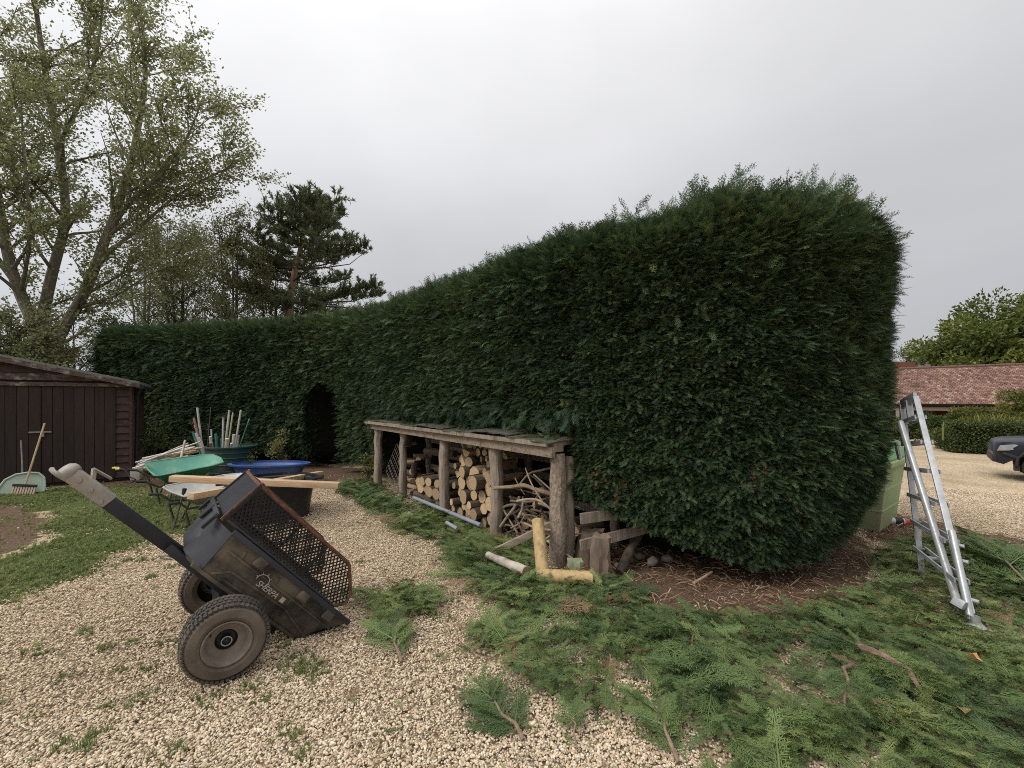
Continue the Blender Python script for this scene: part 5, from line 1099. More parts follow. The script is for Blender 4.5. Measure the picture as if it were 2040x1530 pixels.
for k in range(20):
    u = random.uniform(.12, 1.05); z = .05 + .5 * random.random() * (k / 20 + .4)
    log(wp_(u, random.uniform(.25, .6), z), Vector((random.gauss(0, 1), random.gauss(0, 1), random.gauss(0, .3))), random.uniform(.035, .07), random.uniform(.2, .36), random.choice((0, 3, 4, 5, 6)), 'jumbled log piece in the first bay behind the wire panel')
log(wp_(.42, .3, .78), AL * .4 + IN + Vector((0, 0, .2)), .06, .3, 5, 'pale yellow split log high in the first bay of the log store')
log(wp_(.66, .34, .80), Vector((.1, .2, 1)), .07, .3, 1, 'short upright log round high in the first bay of the log store')
for k, (u, z, rad) in enumerate(pack(4.02, 4.95, .0, .34, .045, .075, 26, 8)): log(wp_(u, random.uniform(.25, .45), z), IN + AL * random.gauss(0, .5), rad, .4, random.choice((0, 1, 6, 6)), 'dark log at the bottom of the fourth bay under the branches')
log(wp_(4.48, .14, .5), IN + AL * .4, .055, .35, 0, 'short round log with pale ringed end in the fourth bay')
# tangle of bent branches in the fourth bay
mat_stick = surf('barkless_branch', (0.20, 0.14, 0.09), (0.40, 0.30, 0.21), 0.85, 14, bump=.3, per_obj=.35)
mat_stick_g = surf('grey_branch', (0.15, 0.115, 0.085), (0.31, 0.25, 0.19), 0.85, 14, bump=.3, per_obj=.25)
def stick(pts, r0, r1, label, mat, group=None, name='firewood_branch'):
    c = spline([tuple(p) for p in pts], .06); b_ = Vector(c[0]); mb = MB(); mb.tube([Vector(p) - b_ for p in c], [r0 + (r1 - r0) * i / (len(c) - 1) + random.gauss(0, r0 * .05) for i in range(len(c))], 7); o_ = mb.build(name, mat, smooth=True); o_.location = b_
    return tag(o_, label, 'branch', group)
def D4(px, py, d): # point of the picture at depth d inside the store front plane
    k = np.array([(px - 1020) / FPX, 1.0]); A_ = np.array([[k[0], -DS[0]], [k[1], -DS[1]]]); s = np.linalg.solve(A_, POST1 - NF * d); return P(px, py, s[0])
BG = 'crooked branches heaped in the fourth bay'
stick([D4(984, 972, -.06), D4(1020, 970, .02), D4(1045, 967, .05), D4(1075, 978, .1), D4(1108, 986, .2)], .022, .024, 'thick orange-brown forked branch jutting past the fourth post, topmost of the heap', mat_stick, BG)
stick([D4(1032, 970, .1), D4(1052, 945, .15), D4(1072, 938, .2), D4(1100, 932, .3)], .011, .013, 'dark branch arching highest over the heap in the fourth bay', mat_stick_g, BG)
stick([D4(1063, 945, .1), D4(1080, 960, .12), D4(1098, 976, .16)], .01, .009, 'thin straight stick slanting below the arching branch', mat_stick_g, BG)
stick([D4(980, 1038, -.02), D4(1000, 1012, .06), D4(1022, 1005, .12), D4(1050, 1000, .2)], .014, .02, 'pale crooked branch end pointing down left beside the fourth post', mat_stick_g, BG)
stick([D4(996, 1050, -.03), D4(1010, 1030, .04), D4(1024, 1012, .1), D4(1035, 990, .2)], .014, .02, 'second pale crooked branch end hanging toward the ground in the fourth bay', mat_stick_g, BG)
stick([D4(1030, 998, .02), D4(1060, 994, .05), D4(1080, 1000, .08), D4(1098, 1016, .1)], .014, .012, 'brown branch with broken splintered tip in the middle of the fourth bay', mat_stick, BG)
stick([D4(1032, 1032, .02), D4(1040, 1015, .08), D4(1042, 990, .15)], .013, .012, 'grey upright crooked stick with flat white foot in the fourth bay', mat_stick_g, BG)
stick([D4(1018, 1052, -.02), D4(1036, 1042, .04), D4(1046, 1025, .1)], .01, .008, 'thin pale stick with knobbed end low in the fourth bay', mat_stick_g, BG)
stick([D4(1026, 952, .2), D4(1034, 968, .15), D4(1045, 985, .1)], .008, .007, 'short twig poking up left of the arching branch', mat_stick_g, BG)
r = random.Random(9)
for k in range(48):
    a = D4(r.uniform(998, 1098), r.uniform(972, 1088), r.uniform(.06, .4)); an = r.uniform(0, 3.14); L = r.uniform(.25, .6); d = AL * math.cos(an) * L + IN * math.sin(an) * L * .4 + Vector((0, 0, r.gauss(0, .12)))
    a.z = max(a.z, .04); e_ = a + d; e_.z = max(.03, e_.z); mid_ = (a + e_) / 2 + Vector((r.gauss(0, .03), r.gauss(0, .03), r.gauss(.02, .04)))
    stick([a, mid_, e_], r.uniform(.008, .02), r.uniform(.006, .014), 'bent stick buried in the branch heap of the fourth bay', r.choice((mat_stick, mat_stick, mat_stick_g)), BG)
# wire panel in the first bay
mat_wire = surf('rusty_wire', (0.16, 0.13, 0.11), (0.30, 0.26, 0.22), 0.7, 30, metal=.4)
wire = thing('wire_panel', 'tilted square wire mesh panel across the first bay of the log store', 'wire panel', wp_(.62, .02, .06)); mb = MB()
Mw = Matrix.Rotation(math.atan2(DS[1], DS[0]), 4, 'Z') @ Matrix.Rotation(R(-8), 4, 'X') @ Matrix.Rotation(R(33), 4, 'Y')
for k in range(10):
    x = -.32 + k * .071
    if k < 10: mb.tube([Mw @ Vector((x, 0, 0)), Mw @ Vector((x, 0, .62))], .0035, 5)
for k in range(6): mb.tube([Mw @ Vector((-.32, .006, k * .124)), Mw @ Vector((.32, .006, k * .124))], .0035, 5)
mb.build('wires', mat_wire, wire); wire.location += Vector((0, 0, .12))

# loose timber in front of the store
mat_tan = surf('round_treated_post', (0.36, 0.25, 0.11), (0.50, 0.37, 0.19), 0.75, 5, (5, 5, 1), .2, dirt=(.22, .15, .08), dirt_amt=.25)
mat_greylog = surf('bleached_bark', (0.32, 0.28, 0.23), (0.52, 0.47, 0.40), 0.9, 9, bump=.5, dirt=(.16, .12, .09), dirt_amt=.3)
mat_pipe = surf('grey_plastic_pipe', (0.20, 0.215, 0.25), (0.27, 0.285, 0.32), 0.4, 4, bump=0)
def pole(a, b_, r0, r1, label, mat, name, cat, n=14, jit=.0, group=None, end=None):
    a, b_ = Vector(a), Vector(b_); mb = MB(); pts = [(b_ - a) * (k / 5) for k in range(6)]; mb.tube(pts, [r0 + (r1 - r0) * k / 5 + random.gauss(0, jit) for k in range(6)], n); o_ = mb.build(name, mat, smooth=True, autosmooth=.8); o_.location = a; tag(o_, label, cat, group)
    if end:
        for q, rr_ in ((Vector((0, 0, 0)), r0), (b_ - a, r1)):
            d = (b_ - a).normalized() * (1 if q.length else -1); e_ = MB(); e_.tube([q + d * .001, q + d * .004], rr_ * .93, n); e_.build('cut_end', end, o_)
    return o_
g1 = G(1083, 1160); pole(g1 + Vector((.0, .02, .02)), P(1071, 1036, 4.20), .064, .058, 'upright tan round post standing on the lying post in front of the store', mat_tan, 'fence_post', 'post', end=mat_end)
pole(G(1076, 1166) + Vector((0, 0, .085)), G(1180, 1171) + Vector((0, 0, .085)), .06, .06, 'tan round post lying on its side in front of the log store corner', mat_tan, 'fence_post', 'post', end=mat_end)
pole(G(972, 1128) + Vector((0, 0, .11)), G(1047, 1160) + Vector((0, 0, .10)), .036, .047, 'bleached grey log lying on the clippings in front of the store', mat_greylog, 'fallen_log', 'log', jit=.003, end=mat_end)
pole(G(824, 1005) + Vector((0, 0, .11)), G(958, 1066) + Vector((0, 0, .12)), .027, .027, 'long grey plastic pipe lying along the foot of the log store', mat_pipe, 'plastic_pipe', 'pipe')
pole(G(890, 1060) + Vector((0, 0, .12)), G(911, 1072) + Vector((0, 0, .11)), .022, .022, 'short pale offcut of grey pipe half buried in clippings', mat_pipe, 'plastic_pipe', 'pipe')
bm_ = MB(); a, b_ = G(986, 1108) + Vector((0, 0, .05)), P(1103, 1043, 4.55); bm_.beam((0, 0, 0), b_ - a, .035, .07); o_ = bm_.build('sawn_rail', mat_beamw, bevel=.004); o_.location = a; tag(o_, 'sawn timber rail sloping from the clippings up to the corner post', 'timber')
mat_stump = surf('rotten_stump_wood', (0.10, 0.075, 0.055), (0.27, 0.21, 0.165), 0.95, 9, (1, 1, .3), .9, dirt=(.15, .085, .06), dirt_amt=.4, dirt_scale=4)
def stump(label, base, lean, r0, r1, h, seed):
    r = random.Random(seed); mb = MB(); n_, rows_ = 14, 7; V, F = [], []; lob = [1 + .22 * math.sin(3 * a_ * 6.283 / n_ + seed) + r.gauss(0, .10) for a_ in range(n_)]
    for j in range(rows_ + 1):
        f = j / rows_; rr_ = (r0 + (r1 - r0) * f ** .6)
        for a_ in range(n_):
            a = 6.283 * a_ / n_; q = rr_ * lob[a_] * (1 + r.gauss(0, .045)); top_ = (r.uniform(-.03, .02) * min(1, h / .35) ** 2 if j == rows_ else 0); V.append((q * math.cos(a) + lean[0] * f * h, q * math.sin(a) + lean[1] * f * h, f * h + top_))
    for j in range(rows_):
        for a_ in range(n_): F.append((j * n_ + a_, j * n_ + (a_ + 1) % n_, (j + 1) * n_ + (a_ + 1) % n_, (j + 1) * n_ + a_))
    V.append((lean[0] * h, lean[1] * h, h * .9)); F += [(rows_ * n_ + a_, rows_ * n_ + (a_ + 1) % n_, len(V) - 1) for a_ in range(n_)]
    mb.add(V, F); o_ = mb.build('log_stump', mat_stump, smooth=True, autosmooth=.7); o_.location = base; return tag(o_, label, 'stump', 'stumps beside the corner post')
stump('broad upright split stump beside the corner post of the store', G(1196, 1160) + Vector((0, .08, -.02)), (.05, .05), .10, .085, .42, 3)
stump('reddish rotten stump leaning behind the upright stump', G(1166, 1132) + Vector((.02, .15, -.02)), (.18, .1), .13, .11, .34, 8)
mat_moss = surf('mossy_stone', (0.20, 0.19, 0.14), (0.34, 0.33, 0.26), .95, 9, bump=.6, dirt=(.12, .19, .06), dirt_amt=.55)
def rock(px, py, s, label, mat, seed, dz=0.0, name='stone', group=None):
    g_ = G(px, py); me = pebble('rock', mat, seed, s[0], s[1], s[2]); o_ = link(name, me, None, g_ + Vector((0, 0, s[2] * .3 + dz)), (0, 0, seed)); return tag(o_, label, 'stone', group)
ms_ = stump('green mossy block between corner post and stumps', G(1148, 1158) + Vector((0, .02, -.01)), (.03, .0), .075, .07, .20, 5); ms_.name = 'mossy_block'; ms_['group'] = ''; ms_['category'] = 'block'; ms_.data.materials[0] = mat_moss; del ms_['group']
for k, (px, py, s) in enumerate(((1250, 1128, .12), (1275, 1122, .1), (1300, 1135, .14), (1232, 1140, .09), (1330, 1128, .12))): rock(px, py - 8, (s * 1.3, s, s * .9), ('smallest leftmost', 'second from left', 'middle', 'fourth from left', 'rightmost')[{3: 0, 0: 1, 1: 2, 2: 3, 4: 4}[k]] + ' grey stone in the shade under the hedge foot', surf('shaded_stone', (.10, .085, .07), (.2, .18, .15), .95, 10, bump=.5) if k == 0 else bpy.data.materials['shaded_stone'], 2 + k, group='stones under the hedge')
pole(G(1236, 1150) + Vector((0, .05, .02)), G(1288, 1122) + Vector((0, .2, .28)), .04, .05, 'dark broken stump leaning under the hedge beside the log store', mat_logbark, 'broken_stump', 'stump', 9, .005)
stick([G(1382, 1168) + Vector((0, 0, .03)), G(1400, 1160) + Vector((0, 0, .04)), G(1418, 1150) + Vector((0, 0, .05))], .012, .012, 'small pale split stick lying on brown soil under the hedge', mat_stick, name='fallen_stick')

# ================================================================== TIPPED TRAILER
fh = Vector((-0.79, -0.613, 0)).normalized(); th = R(48.5)
uu = fh * math.cos(th) + Vector((0, 0, math.sin(th))); ww = -fh * math.sin(th) + Vector((0, 0, math.cos(th))); vv = ww.cross(uu)
Rn = Vector((-1.2, 3.09, .035)); org = Rn - vv * .375
Mt = Matrix((uu, vv, ww)).transposed().to_4x4(); Mt.translation = org
cart = thing('tipping_trailer', 'black plastic utility trailer tipped back on its tail with mesh sides', 'trailer', matrix=Mt)
mat_tub = surf('dusty_black_plastic', (0.014, 0.014, 0.015), (0.032, 0.031, 0.031), 0.5, 6, bump=.08, dirt=(.145, .115, .082), dirt_amt=.58, dirt_scale=4.0)
mat_tubf = surf('black_plastic_front', (0.024, 0.025, 0.03), (0.04, 0.041, 0.047), 0.42, 6, bump=.05, dirt=(.12, .10, .08), dirt_amt=.12)
mat_mesh = surf('black_steel_mesh', (0.012, 0.012, 0.012), (0.03, 0.026, 0.024), 0.6, 30, metal=.3)
mat_rust = surf('rusted_rail', (0.065, 0.032, 0.021), (0.165, 0.08, 0.048), 0.85, 25, bump=.4, dirt=(.03, .022, .02), dirt_amt=.35, dirt_scale=9)
mat_galv = surf('dull_galvanised', (0.24, 0.22, 0.20), (0.36, 0.335, 0.30), 0.6, 14, metal=.35, dirt=(.30, .24, .18), dirt_amt=.3)
mat_bar = surf('black_painted_steel', (0.010, 0.011, 0.014), (0.02, 0.021, 0.026), 0.42, 10, bump=.03)
mat_tyre = surf('dusty_tyre', (0.03, 0.028, 0.026), (0.06, 0.055, 0.048), 0.9, 18, bump=.2, dirt=(.15, .12, .09), dirt_amt=.5, dirt_scale=3)
mat_sidewall = surf('muddy_sidewall', (0.085, 0.068, 0.052), (0.155, 0.125, 0.098), 0.95, 8, bump=.15, dirt=(.06, .05, .042), dirt_amt=.3)
mat_rim = surf('muddy_rim', (0.13, 0.11, 0.09), (0.24, 0.205, 0.17), 0.7, 8, bump=.1, dirt=(.10, .08, .06), dirt_amt=.4)
Lr, Wt, Hf = 1.163, .375, -.278
# tub: outer skin (tapered, chamfered front corners), open top
def tubring(w_, u0, u1, ch, z): return [(u0, w_, z), (u1 - ch, w_, z), (u1, w_ - ch, z), (u1, -w_ + ch, z), (u1 - ch, -w_, z), (u0, -w_, z)]
lv = [tubring(.30, .235, 1.07, .11, Hf), tubring(.325, .20, 1.125, .13, Hf + .03), tubring(.36, .05, 1.16, .13, -.06), tubring(Wt, -.005, 1.163, .12, 0.0)]
inn = [tubring(Wt - .025, .02, 1.14, .11, 0.0), tubring(.34, .07, 1.135, .12, -.06), tubring(.295, .22, 1.09, .11, Hf + .03)]
V = [p for q in lv + inn for p in q]; F = [tuple(range(6))[::-1]]
for j in range(len(lv) + len(inn) - 1):
    for k in range(6): F.append((j * 6 + k, j * 6 + (k + 1) % 6, (j + 1) * 6 + (k + 1) % 6, (j + 1) * 6 + k))
F.append(tuple(36 + k for k in range(6)))
MB().add(V, F).build('tub', mat_tub, cart, bevel=.012, seg=2)
# clean moulded shell over the nose of the tub
sh = []
for q in lv[1:]: sh.append([(q[k][0] + (.004 if k in (2, 3) else .002), q[k][1] * 1.008, q[k][2]) for k in (1, 2, 3, 4)])
sv = [p for q in sh for p in q]; MB().add(sv, [(j * 4 + k, j * 4 + k + 1, j * 4 + k + 5, j * 4 + k + 4) for j in range(2) for k in range(3)]).build('front_shell', mat_tubf, cart, smooth=True, autosmooth=.9)
# rails round the top of the tub
for sg in (1, -1):
    MB().beam((-.01, sg * (Wt + .004), .012), (1.05, sg * (Wt + .004), .012), .03, .035).build('side_rail', mat_tubf, cart, bevel=.005)
    for k, u in enumerate((.16, .40, .78)): MB().box((u, sg * (Wt + .006), -.03), (.075, .03, .06)).build('rail_bracket', mat_tub, cart, bevel=.006)
    # moulded flank relief: raised frames and a wheel-side boss
    def flank(z, u): # lateral position of the skin at height z
        return np.interp(z, [Hf, Hf + .03, -.06, 0], [.30, .325, .36, .375])
    def fb(u0, z0, u1, z1, t_=.014, w_=.014):
        MB().beam((u0, sg * (flank(z0, u0) + .003), z0), (u1, sg * (flank(z1, u1) + .003), z1), w_, t_, up=(0, 0, 1)).build('flank_rib', mat_tub, cart, bevel=.003)
    fb(.17, -.215, .42, -.155); fb(.42, -.155, .44, -.085); fb(.44, -.085, .98, -.085); fb(.42, -.155, .86, -.165); fb(.86, -.165, .94, -.235); fb(.07, -.09, .44, -.085); fb(.5, -.22, .86, -.225)
    for u in (.22, .62, .9): fb(u, -.03, u - .02, -.075, .012)
    fb(.235, Hf + .02, 1.06, Hf + .02, .02, .02)
# steel floor frame and axle
for sg in (1, -1): MB().beam((.3, sg * .2, Hf - .03), (1.18, sg * .06, Hf - .03), .05, .05).build('chassis_rail', mat_bar, cart, bevel=.004)
AU, AW = .632, -.42
MB().beam((AU, -.40, AW), (AU, .40, AW), .05, .05).build('axle', mat_bar, cart, bevel=.004)
for sg in (1, -1): MB().beam((AU, sg * .2, AW + .02), (AU, sg * .2, Hf - .04), .05, .06, up=(0, 1, 0)).build('axle_bracket', mat_bar, cart)
# drawbar and coupling
MB().beam((1.02, 0, Hf - .03), (1.68, 0, Hf - .03), .055, .075).build('drawbar', mat_bar, cart, bevel=.005)
coup = MB().beam((1.60, 0, Hf - .024), (1.85, 0, Hf - .024), .066, .086).build('coupling', mat_galv, cart, bevel=.012)
MB().lathe([(.041, -.05), (.043, .0), (.038, .026), (.022, .044), (.001, .05)], 18).build('coupling_head', mat_galv, coup, loc=(1.865, 0, Hf - .016), smooth=True)
MB().lathe([(.001, -.01), (.048, -.01), (.052, .002), (.04, .012)], 18).build('coupling_lip', mat_galv, coup, loc=(1.89, 0, Hf - .058), smooth=True)
for u, z in ((1.635, -.025), (1.72, -.005), (1.80, .0)): MB().lathe([(.001, .012), (.013, .012), (.015, 0)], 8).build('bolt', mat_galv, coup, loc=(u, .034, Hf - .02 + z), rot=(R(-90), 0, 0))
MB().beam((1.76, -.01, Hf + .015), (1.80, -.06, Hf + .05), .026, .012).build('lever', mat_galv, coup); MB().beam((1.80, -.06, Hf + .05), (1.70, -.11, Hf + .055), .03, .012).build('lever_grip', mat_galv, coup)
MB().tube([(1.10, .06, Hf - .05), (1.14, .08, Hf - .06), (1.18, .06, Hf - .09), (1.15, .04, Hf - .1), (1.1, .05, Hf - .07)], .006, 6).build('retaining_clip', mat_galv, cart, smooth=True)
MB().lathe([(.001, .015), (.012, .015), (.012, -.06)], 8).build('pivot_pin', mat_galv, cart, loc=(1.13, .05, Hf - .03), rot=(R(-90), 0, 0))
# wheels with chunky turf tread
def trailer_wheel(sg):
    rr_, w2 = .24, .10; Mx = Matrix.Translation((AU, sg * .475, AW)) @ Matrix.Rotation(R(90) * -sg, 4, 'X') @ Matrix.Diagonal((.94, .94, 1, 1))
    wh = link('wheel', MB().lathe([(.125, -w2 + .02), (.16, -w2), (.205, -w2 + .004), (.228, -w2 + .03), (.233, -.03), (.233, .03), (.228, w2 - .03), (.205, w2 - .004), (.16, w2), (.125, w2 - .02)], 40, Mx).mesh('wheel', mat_sidewall, smooth=True), cart)
    tb_ = MB(); nb = 52
    for k in range(nb):
        for row, (z, dz) in enumerate(((-.078, .026), (-.04, .028), (0, .028), (.04, .028), (.078, .026))):
            a = 2 * math.pi * (k + .5 * (row % 2)) / nb; rad = .236 if abs(z) < .05 else .229
            e_ = Matrix.Rotation(a, 4, 'Z') @ Matrix.Translation((rad, 0, z)) @ Matrix.Rotation((.25 if row % 2 else -.25), 4, 'X') @ Matrix.Rotation(-.5 * (z / .1) if abs(z) > .05 else 0, 4, 'Y')
            MM = Mx @ e_; tb_.box(MM.translation, (.014, .019, dz), MM.to_3x3())
    tb_.build('tread', mat_tyre, wh)
    MB().lathe([(.134, w2 - .012), (.136, w2 - .004), (.13, w2 - .002), (.118, w2 - .018), (.10, w2 - .055), (.062, w2 - .07)], 32, Mx).build('rim', mat_rim, wh, smooth=True)
    MB().lathe([(.064, w2 - .069), (.05, w2 - .085), (.03, w2 - .085), (.028, w2 - .05), (.022, w2 - .045), (.018, w2 - .055), (.001, w2 - .055)], 24, Mx).build('hub', mat_bar, wh, smooth=True)
    MB().lathe([(.029, w2 - .05), (.031, w2 - .044), (.025, w2 - .043), (.023, w2 - .05)], 24, Mx).build('hub_ring', mat_galv, wh, smooth=True)
    MB().lathe([(.08, w2 - .062), (.0, w2 - .062 - .0)], 6, Mx)
    MB().tube([Mx @ Vector((.1, .02, w2 - .05)), Mx @ Vector((.105, .02, w2 - .02))], .005, 6).build('valve', mat_bar, wh)
trailer_wheel(1); trailer_wheel(-1)
# mesh sides with rusted rails
poly = [(1.14, .03), (1.14, .30), (.30, .30), (.12, .15), (.10, .09), (.17, .03)]
def clip_line(px_, pz, dx, dz):
    ts = []
    for i in range(len(poly)):
        (x1, z1), (x2, z2) = poly[i], poly[(i + 1) % len(poly)]; ex, ez = x2 - x1, z2 - z1; den = dx * ez - dz * ex
        if abs(den) < 1e-9: continue
        t_ = ((x1 - px_) * ez - (z1 - pz) * ex) / den; s_ = ((x1 - px_) * dz - (z1 - pz) * dx) / den
        if 0 <= s_ < 1: ts.append(t_)
    return (min(ts), max(ts)) if len(ts) >= 2 else None
for sg in (1, -1):
    cage = link('mesh_side', None and 0 or MB().beam((1.14, sg * .362, .03), (1.14, sg * .362, .3), .02, .02, up=(0, 1, 0)).mesh('mesh_side', mat_mesh), cart)
    lat = MB(); step = .0295
    for fam in (1, -1):
        for k in range(-30, 62):
            x0 = k * step; ang = R(52) * fam; dx, dz = math.cos(ang), math.sin(ang); c_ = clip_line(x0, .03 if True else 0, dx, dz)
            if c_ and c_[1] - c_[0] > .01: lat.beam((x0 + dx * c_[0], sg * (.362 + .002 * fam), .03 + dz * c_[0]), (x0 + dx * c_[1], sg * (.362 + .002 * fam), .03 + dz * c_[1]), .003, .0085, up=(0, 1, 0)) if False else lat.beam((x0 + dx * c_[0], sg * (.362 + .001 * fam), .03 + dz * c_[0]), (x0 + dx * c_[1], sg * (.362 + .001 * fam), .03 + dz * c_[1]), .003, .0085)
    lat.build('lattice', mat_mesh, cage)
    pr = [(1.14, .30), (.32, .30), (.29, .29), (.125, .155), (.11, .09), (.17, .035)]
    MB().tube([(x, sg * .365, z) for x, z in pr], .012, 8).build('rusty_rail', mat_rust, cage, smooth=True)
    MB().tube([(1.13, sg * .365, .04), (.17, sg * .365, .035)], .010, 8).build('lower_rail', mat_tubf, cage, smooth=True)
    MB().beam((.52, sg * .365, .03), (.52, sg * .365, .30), .022, .006, up=(0, 1, 0)).build('cage_strut', mat_mesh, cage)
MB().box((1.145, 0, .165), (.008, .70, .26)).build('headboard', mat_bar, cart)
MB().beam((1.145, -.36, .30), (1.145, .36, .30), .022, .022).build('headboard_rail', mat_rust, cart, bevel=.003)
for sg in (1, -1): MB().beam((1.152, sg * .355, .02), (1.152, sg * .355, .31), .018, .018, up=(0, 1, 0)).build('headboard_edge', mat_rust if sg > 0 else mat_tubf, cart)
for v0 in (-.33, .33): MB().lathe([(.001, .012), (.014, .012), (.016, 0)], 8).build('red_cap', surf('dull_red_cap', (.12, .03, .04), (.2, .06, .06), .5, 9) if v0 < 0 else bpy.data.materials['dull_red_cap'], cart, loc=(1.145, v0, .312))
MB().beam((1.175, .30, .02), (1.175, -.30, .02), .014, .03).build('catch_bar', mat_tubf, cart, bevel=.002)
for v0 in (.28, .0, -.28): MB().box((1.178, v0, -.03), (.02, .03, .11)).build('catch', mat_bar, cart, bevel=.003)
MB().add([(0, .33, -.05), (.2, .30, Hf + .03), (.2, -.30, Hf + .03), (0, -.33, -.05), (-.012, .33, -.055), (.188, .30, Hf + .02), (.188, -.30, Hf + .02), (-.012, -.33, -.055)], [(0, 1, 2, 3), (7, 6, 5, 4), (0, 4, 5, 1), (1, 5, 6, 2), (2, 6, 7, 3), (3, 7, 4, 0)]).build('tailgate', mat_tub, cart)
# lettering and emblem on the flank
mat_letter = surf('pale_lettering', (0.33, 0.29, 0.24), (0.46, 0.41, 0.35), 0.8, 40, bump=0)
tcv = bpy.data.curves.new('lettering', 'FONT'); tcv.body = 'SHERPA'; tcv.size = .052; tcv.extrude = .001; tcv.shear = .25; tcv.space_character = .92; tcv.materials.append(mat_letter)
tmp_o = bpy.data.objects.new('tmp', tcv); lm = bpy.data.meshes.new_from_object(tmp_o); bpy.data.objects.remove(tmp_o); to = link('lettering', lm, cart); sl_a = math.atan2(.36 - .327, .20)
to.matrix_local = Matrix.Translation((.70, .366, -.14)) @ Matrix.Rotation(R(180), 4, 'Z') @ Matrix.Rotation(R(90) + sl_a * .5, 4, 'X')
mb = MB(); mb.tube([(.68 + .042 * math.cos(a), .362 + .16 * (.03 * math.sin(a)), -.10 + .036 * math.sin(a)) for a in np.linspace(-.3, 3.6, 16)], .0028, 5)
for a in np.linspace(.1, 3.1, 5): mb.tube([(.68 + .044 * math.cos(a), .365, -.10 + .038 * math.sin(a)), (.68 + .056 * math.cos(a), .367, -.10 + .05 * math.sin(a))], .0025, 4)
mb.build('emblem', mat_letter, cart)
MB().box((.485, .363, -.12), (.03, .004, .034)).build('maker_plate', mat_letter, cart)

# ================================================================== BARROWS, TUBS, PLANKS
mat_gtray = surf('green_barrow_plastic', (0.035, 0.20, 0.13), (0.055, 0.27, 0.18), 0.45, 4, bump=.02, dirt=(.16, .20, .15), dirt_amt=.3, dirt_scale=5)
mat_gtray_in = surf('green_barrow_inside', (0.06, 0.21, 0.15), (0.09, 0.27, 0.195), 0.5, 4, bump=.02, dirt=(.22, .30, .24), dirt_amt=.35, dirt_scale=5)
mat_galvt = surf('galvanised_tray', (0.30, 0.30, 0.28), (0.42, 0.42, 0.39), 0.5, 7, metal=.3, bump=.03, dirt=(.30, .28, .23), dirt_amt=.3)
mat_tubeg = surf('rusty_barrow_tube', (0.05, 0.055, 0.045), (0.12, 0.11, 0.09), 0.6, 14, metal=.2)
def wheelbarrow(label, loc, rz, mo, mi, group, roll=0.0, wide=1.0, zs=1.0, hx=-.66):
    """wheel forward (+x), handles back"""
    w = thing('wheelbarrow', label, 'wheelbarrow', loc, (roll, 0, rz), group=group); w.scale = (1, wide, zs)
    r_ = roll
    top = [(-.46, .30, .55), (-.40, .34, .56), (.30, .30, .62), (.48, .22, .63), (.52, 0, .635), (.48, -.22, .63), (.30, -.30, .62), (-.40, -.34, .56), (-.46, -.30, .55), (-.48, 0, .55)]
    bot = [(-.28, .2, .36), (-.24, .22, .36), (.06, .18, .37), (.2, .14, .38), (.22, 0, .38), (.2, -.14, .38), (.06, -.18, .37), (-.24, -.22, .36), (-.28, -.2, .36), (-.29, 0, .36)]
    n_ = len(top); mb = MB(); mb.add(top + bot, [(i, (i + 1) % n_, n_ + (i + 1) % n_, n_ + i) for i in range(n_)] + [tuple(range(n_, 2 * n_))]); mb.build('tray', mo, w, smooth=True, autosmooth=.9)
    ti = [(x * .985, y * .98, z + .004) for x, y, z in top]; bi = [(x * .98, y * .96, z + .012) for x, y, z in bot]; mb = MB(); mb.add(ti + bi, [(i, (i + 1) % n_, n_ + (i + 1) % n_, n_ + i) for i in range(n_)] + [tuple(range(n_, 2 * n_))]); mb.build('tray_inside', mi, w, smooth=True, autosmooth=.9)
    MB().tube([Vector(q) for q in top + top[:1]], .012, 7).build('rim', mi, w, smooth=True)
    for sg in (1, -1):
        MB().tube([(.62, sg * .06, .2), (.16, sg * .14, .28), (-.4, sg * .24, .34), (hx, sg * .27, .46)], .016, 8).build('frame_tube', mat_tubeg, w, smooth=True)
        MB().tube([(hx, sg * .27, .46), (hx - .12, sg * .275, .48)], .021, 8).build('handle_grip', mat_plastic_k, w, smooth=True)
        MB().tube([(-.18, sg * .19, .3), (-.26, sg * .22, .05), (-.30, sg * .22, .012), (-.36, sg * .22, .03), (-.42, sg * .23, .32)], .014, 8).build('leg', mat_tubeg, w, smooth=True)
    Mx = Matrix.Translation((.62, 0, .19)) @ Matrix.Rotation(R(90), 4, 'X'); wh = link('wheel', MB().lathe([(.10, -.03), (.15, -.045), (.185, -.03), (.19, 0), (.185, .03), (.15, .045), (.10, .03)], 26, Mx).mesh('wheel', mat_rubber, smooth=True), w)
    MB().lathe([(.105, -.03), (.07, -.01), (.02, -.04), (.02, .04), (.07, .01), (.105, .03)], 20, Mx).build('rim', mat_tubeg, wh, smooth=True); return w
g_ = G(318, 1000); wheelbarrow('green plastic wheelbarrow standing empty beside the pile of white sticks', (g_.x + .14, g_.y + .32, 0), R(50), mat_gtray, mat_gtray_in, 'wheelbarrows on the lawn edge', roll=R(9), wide=1.25, hx=-.56)
g2 = G(400, 1045); wheelbarrow('grey metal wheelbarrow with planks laid across it', (-4.22, 6.0, -.02), R(58), mat_galvt, mat_galvt, 'wheelbarrows on the lawn edge', roll=R(4), wide=1.12, zs=.86, hx=-.50)
rod0, rod1 = G(343, 1060), P(368, 974, 5.5); tb_ = thing('steel_rod', 'thin rod with black grip leaning on the grey wheelbarrow', 'rod', rod0)
MB().tube([(0, 0, 0), rod1 - rod0], .012, 8).build('shaft', mat_tubeg, tb_, smooth=True); MB().tube([(rod1 - rod0) * .88, (rod1 - rod0) * 1.0, (rod1 - rod0) * 1.02], [.02, .026, .015], 8).build('grip', mat_plastic_k, tb_, smooth=True)
